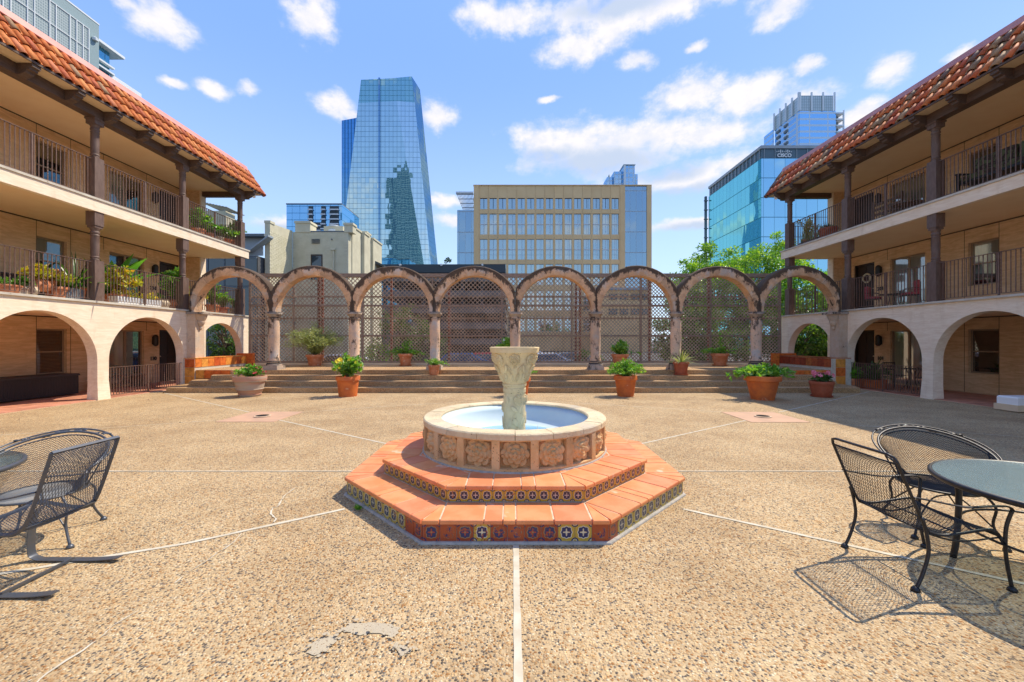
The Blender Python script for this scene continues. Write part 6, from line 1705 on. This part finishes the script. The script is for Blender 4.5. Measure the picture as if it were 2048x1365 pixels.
# blue mid-rise behind the cream hall
gridglass('midrise_glass', (.36, .66, .92), (.03, .16, .32), 0, 3.4, 3.0, .14, .25, line=(.05, .22, .42), refl=.7, wob=.02)
mr = bt('apartment_building', 'blue glass mid-rise with dark balcony slots behind the cream hall', (gx(627, 180), 185, -.6)); Ym = 180
MB().box(gx(573, Ym), gx(684, Ym), Ym, Ym+20, -.6, zt(410, Ym)).build('facade', 'midrise_glass', mr)
MB().box(gx(572.5, Ym), gx(684, Ym), Ym-.3, Ym+20, zt(410, Ym)+.01, zt(408, Ym)).build('roof_edge', 'slate_grey', mr); MB().box(gx(590, Ym), gx(613, Ym), Ym+3, Ym+12, zt(408, Ym)+.01, zt(406.5, Ym)).build('plant_room', 'slate_grey', mr)
for (x0, x1, n_, y0) in ((617.5, 626, 5, 413.5), (643, 651.5, 5, 413.5), (660, 677.5, 6, 413.5), (626, 642.5, 6, 446)):
    for j in range(n_):
        ya = y0+j*9.6; MB().box(gx(x0, Ym), gx(x1, Ym), Ym-.35, Ym-.02, zt(ya+6.0, Ym), zt(ya, Ym)).build('balcony', 'dark_fascia', mr)
        MB().box(gx(x0-.4, Ym), gx(x1+.4, Ym), Ym-1.0, Ym-.36, zt(ya+8.6, Ym), zt(ya+6.3, Ym)).build('balcony_slab', 'white_metal', mr)
# glass office with a roof sign
gridglass('office_front', (.40, .72, .90), (.03, .14, .20), 0, 2.2, 4.0, .06, .14, line=(.05, .15, .2), refl=.78, wob=.02, off=(0, 1.25))
gridglass('office_side', (.36, .88, .88), (.06, .36, .38), 1, 1.55, 4.0, .05, .16, line=(.04, .20, .23), refl=.62, wob=.03, off=(0, 1.25))
ci = bt('glass_office', 'turquoise glass office block with a lettered dark roof band on the right', (60, 95, -.6)); Yc = 83.
xc0 = gx(1522.5, Yc); ztc = zt(292, Yc); Yb = xc0*F/(1417.5-1024)
MB().box(xc0, xc0+46, Yc, Yb, -.6, zt(317.5, Yc)).build('tower_body', 'office_front', ci)
b = MB(); b.face([(xc0-.02, Yc, -.6), (xc0-.02, Yb, -.6), (xc0-.02, Yb, zt(317.5, Yc)), (xc0-.02, Yc, zt(317.5, Yc))]); b.build('side_glazing', 'office_side', ci)
mat('band_glass', (.055, .10, .13), (.075, .13, .16), .5, rough=.25)
MB().box(xc0+.15, xc0+46, Yc+.15, Yb, zt(317.5, Yc)+.01, zt(298, Yc)).build('sign_band', 'band_glass', ci)
MB().box(xc0-.1, xc0+46.1, Yc-.1, Yb+.1, zt(298, Yc)+.01, ztc).build('parapet', 'grey_metal', ci)
for i in range(15): MB().box(xc0-.02, xc0+.08, Yc+.6+i*1.48, Yc+.75+i*1.48, zt(317.5, Yc)+.02, zt(298, Yc)).build('fin', 'grey_metal', ci)
for i in range(14): MB().box(xc0+.6+i*2.2, xc0+.7+i*2.2, Yc+.02, Yc+.14, zt(317.5, Yc)+.02, zt(298, Yc)).build('fin', 'grey_metal', ci)
MB().box(gx(1409.5, Yb+1), gx(1413.5, Yb+1), Yb+.8, Yb+1.3, -.6, zt(394, Yb+1)).build('stair_mast', 'band_glass', ci)
for i in range(14): MB().box(gx(1410, Yb), gx(1418, Yb), Yb+.4, Yb+.7, zt(394, Yb)-1-i*2.4, zt(394, Yb)-.8-i*2.4).build('stair_landing', 'slate_grey', ci)
sg = text_mesh('CISCO', .98, .03, 'white_plastic'); sc_ = inst('lettering', sg, ci, (gx(1568, Yc), Yc-.12, zt(312.4, Yc)), (pi/2, 0, 0), (1.0, 1.0, 1))
for i, hh in enumerate([.14, .28, .62, .28, .14, .28, .62, .28, .14]):
    x = gx(1568, Yc)+(i-4)*.365; zc_ = zt(304, Yc); lo = zc_-.16 if hh < .5 else zc_-.30
    b = MB(); b.tube([(x, Yc-.06, lo), (x, Yc-.06, lo+hh)], .075, 8); b.build('emblem_bar', 'white_plastic', ci)
# pale condominium tower behind it
gridglass('condo_front', (.40, .70, .98), (.06, .24, .46), 0, 9., 3.05, .5, 1.0, line=(.60, .68, .72), refl=.72, wob=.02, off=(2.2, 0))
gridglass('condo_side', (.38, .62, .86), (.05, .2, .36), 1, 7., 3.05, 1.4, .8, line=(.60, .66, .70), refl=.7, wob=.02)
gridglass('screen_mesh', (.62, .68, .68), (.50, .56, .56), 0, .9, 1.4, .25, .2, line=(.20, .27, .28), refl=.25, wob=.02)
ct = bt('condo_tower', 'pale blue condominium tower with a screened roof, farthest right', (160, 205, -.6)); Yq = 200.
xq0, xq1 = gx(1599, Yq), gx(1672, Yq); Yqb = xq0*F/(1550-1024)
MB().box(xq0, xq1, Yq, Yqb, -.6, zt(223, Yq)).build('facade', 'condo_front', ct)
b = MB(); b.face([(xq0-.05, Yq, -.6), (xq0-.05, Yqb, -.6), (xq0-.05, Yqb, zt(223, Yq)), (xq0-.05, Yq, zt(223, Yq))]); b.build('side_facade', 'condo_side', ct)
b = MB(); zq0, zq1 = zt(223, Yq)+.02, zt(192, Yq)
b.face([(xq0, Yq, zq0), (xq1-1.5, Yq, zq0), (xq1-1.5, Yq, zq1), (xq0, Yq, zq1)]); b.face([(xq0, Yqb, zq0), (xq0, Yq, zq0), (xq0, Yq, zq1), (xq0, Yqb, zq1)])
b.face([(xq1-1.5, Yqb, zq0), (xq1-1.5, Yq, zq0), (xq1-1.5, Yq, zq1), (xq1-1.5, Yqb, zq1)]); b.build('roof_screen', 'screen_mesh', ct)
for x in (1599, 1622, 1645, 1668): MB().box(gx(x, Yq)-.35, gx(x, Yq)+.35, Yq-.6, Yq-.1, zq0, zt(186.5, Yq)).build('mast', 'white_metal', ct)
for i in range(5): yy = Yq+i*(Yqb-Yq)/4; MB().box(xq0-.8, xq0-.1, yy-.3, yy+.3, zq0, zq1+1.6).build('mast', 'white_metal', ct)
for i in range(16):     # balconies at the right edge and slots in the side
    z = zt(223, Yq)-1.2-i*3.05
    MB().box(xq1+.02, gx(1687, Yq), Yq-.5, Yq+6, z-.35, z+.35).build('balcony', 'white_metal', ct)
    for y in (Yq+10, Yq+16): MB().box(xq0-.5, xq0-.06, y-1.6, y+1.0, z-1.6, z-.3).build('balcony', 'slate_grey', ct)
MB().box(gx(1685, Yq), gx(1687, Yq), Yq-.6, Yq, 40, zt(222, Yq)).build('edge_column', 'white_metal', ct); MB().box(xq1+.03, gx(1683, Yq), Yq+2, Yq+9, -.6, zt(226, Yq)).build('recess', 'slate_grey', ct)
MB().box(gx(1548, Yqb), xq0-1, Yqb+.2, Yqb+8, -.6, zt(260, Yqb)).build('rear_wing', 'condo_front', ct)
# small far tower above the tan block
fr = bt('condo_tower', 'small distant pale tower peeking over the tan office roof', (gx(1243, 300), 305, -.6)); Yf = 300
gridglass('far_glass', (.45, .68, .88), (.10, .25, .4), 0, 3.2, 3.3, .7, .7, line=(.55, .62, .66), refl=.65, wob=.02)
for (x0, x1, y0, y1, top, m) in ((1228, 1246, 300, 312, 344, 'far_glass'), (1245.5, 1267, 297, 315, 335, 'far_glass'), (1267.2, 1277, 302, 315, 347, 'far_glass'), (1216, 1227.5, 303, 315, 352, 'far_glass'), (1210, 1215.8, 306, 315, 366, 'far_glass')):
    MB().box(gx(x0, Yf), gx(x1, Yf), y0, y1, -.6, zt(top, Yf)).build('tower_section', m, fr)
MB().box(gx(1245, Yf), gx(1249, Yf), 296.4, 297, -.6, zt(335, Yf)).build('corner_column', 'white_metal', fr); MB().box(gx(1244, Yf), gx(1268, Yf), 296, 315, zt(335, Yf)+.02, zt(334, Yf)).build('roof_edge', 'white_metal', fr)
b = MB(); b.tube([(gx(1222, Yf), 306, zt(352, Yf)), (gx(1222, Yf), 306, zt(343, Yf))], [1.4, .1], 4); b.build('spire', 'blue_grey', fr)
# grey garage with mesh panels behind the left wing
lg = bt('clad_building', 'large grey green building with framed mesh panels above the left roof', (-56, 40, -.6)); xl = -50.; ratio = (683-51)/(1024-198.)
zl = 1.6+.764*50; Yl = 50*F/(1024-198)
MB().box(xl-25, xl, 18, Yl, -.6, zl).build('body', 'blue_grey', lg)
gridglass('mesh_panel', (.3, .34, .35), (.24, .30, .31), 1, .22, .30, .07, .10, line=(.42, .48, .49), refl=.1, wob=0)
zb0 = [zl-1.4, zl-3.85, zl-8.8]; zh = [2.45, 4.95, 2.45]
pbar = MB()
y = Yl-1.3
yw = [.65, .7, .7, 1.4, .62, 1.4, .62, 1.4, .62, 1.4, .62, 1.4, .62]
for w_ in yw:
    for z, h9 in zip(zb0, zh): MB().box(xl, xl+.06, y-w_+.04, y-.04, z-h9+.05, z-.05).build('mesh_panel', 'mesh_panel', lg)
    MB().box(xl+.01, xl+.16, y-.04, y+.04, zb0[-1]-2.4, zb0[0]+.05).build('frame_bar', 'white_metal', lg); y -= w_
for z in zb0: MB().box(xl+.01, xl+.14, y, Yl-1.3, z-.04, z+.04).build('frame_bar', 'white_metal', lg)
MB().box(xl-.3, xl+.04, 18, Yl+.03, zl+.01, zl+.18).build('parapet', 'white_metal', lg)
for i in range(9): MB().box(xl-1.5, xl-1.4, Yl-3-i*1.5, Yl-2.9-i*1.5, zl, zl+1.1).build('roof_rail', 'grey_metal', lg)
MB().box(xl-1.5, xl-1.4, Yl-18, Yl-3, zl+1.05, zl+1.15).build('roof_rail', 'grey_metal', lg)
MB().lathe([(.28, 0), (.3, .3), (.1, .45)], 10).build('camera_dome', 'white_metal', lg, False, loc=(6.15, Yl-40-.6, .718*50+1.6+.6))
# white condo behind it
gridglass('side_blue', (.20, .50, .66), (.02, .12, .18), 1, 2.0, 3.4, .12, .3, line=(.08, .2, .28), refl=.65, wob=.02)
lc = bt('condo_tower', 'white framed blue glass condo with cantilevered roof behind the left roof', (-63, 62, -.6))
x2 = -60.
def zr(r): return 1.6+r*60
y1_, y2_ = 60*F/(1024-219), 60*F/(1024-277)
MB().box(x2-10, x2, y1_-6, y1_, -.6, zr(.7155)).build('glass_wing', 'side_blue', lc)
MB().box(x2-10, x2, y1_+.02, y2_, -.6, zr((683-196)/(1024-277.))).build('glass_wing', 'side_blue', lc)
MB().box(x2-8, x2+.9, y1_-6.1, y1_+1.5, zr(.716), zr(.722)).build('roof_slab', 'white_metal', lc)
for r_ in (.677, .662): MB().box(x2+.01, x2+.5, y1_-6, y1_+.3, zr(r_), zr(r_+.004)).build('floor_slab', 'white_metal', lc)
MB().box(x2+.01, x2+.3, y1_+.03, y2_+.2, zr((683-196)/(1024-277.))-.1, zr((683-190)/(1024-277.))+.2).build('frame', 'white_metal', lc)
MB().box(x2+.01, x2+.4, y1_+.03, y1_+.7, 20, zr((683-196)/(1024-277.))-.11).build('frame', 'white_metal', lc)
# ================================================================ CARS behind the lattice
def car(label, px, Y, m, rz=0):
    t = thing('parked_car', label, 'car', (gx(px, Y), Y, -.6), rz, 'cars parked beyond the lattice')
    b = MB(); pf = [(-2.1, .35), (-2.15, .75), (-1.5, .92), (-.8, 1.38), (.7, 1.42), (1.5, 1.0), (2.1, .85), (2.15, .4), (-2.1, .35)][:-1]
    L = len(pf); V = []
    for w_ in (-.85, .85):
        for x, z in pf: V.append((x, w_*(.82 if z > 1.1 else 1), z))
    b.raw(V, [tuple(range(L)), tuple(L+i for i in reversed(range(L)))]+[(i, (i+1) % L, L+(i+1) % L, L+i) for i in range(L)]); b.build('body', m, t, False)
    for s in (-1, 1): bb = MB(); bb.raw([(-1.25, s*.86, .95), (1.3, s*.86, .98), (.68, s*.75, 1.34), (-.75, s*.75, 1.31)], [(0, 1, 2, 3)]); bb.build('side_window', 'window_dark', t, False)
    for x in (-1.35, 1.35):
        for s in (-1, 1):
            w = MB(); w.tube([(x, s*.68, .33), (x, s*.88, .33)], .33, 16); wo = w.build('wheel', 'tyre', t, False); r = MB(); r.tube([(x, s*.881, .33), (x, s*.89, .33)], .19, 12); r.build('rim', 'white_metal', wo, False)
car('blue car glimpsed through the lattice left of the urn', 922, 27, 'car_blue'); car('red car glimpsed through the lattice beside the urn', 972, 28, 'car_red', .2); car('silver car glimpsed through the lattice right of the urn', 1090, 27, 'car_white'); car('grey car glimpsed through the lattice behind the middle column', 1145, 29, 'car_grey'); car('white van like car farther right through the lattice', 1060, 31, 'car_white', .1)
car('white car glimpsed through the lattice far left', 690, 25, 'car_white'); 
# pale sunlit forecourt wall behind the lattice on the left
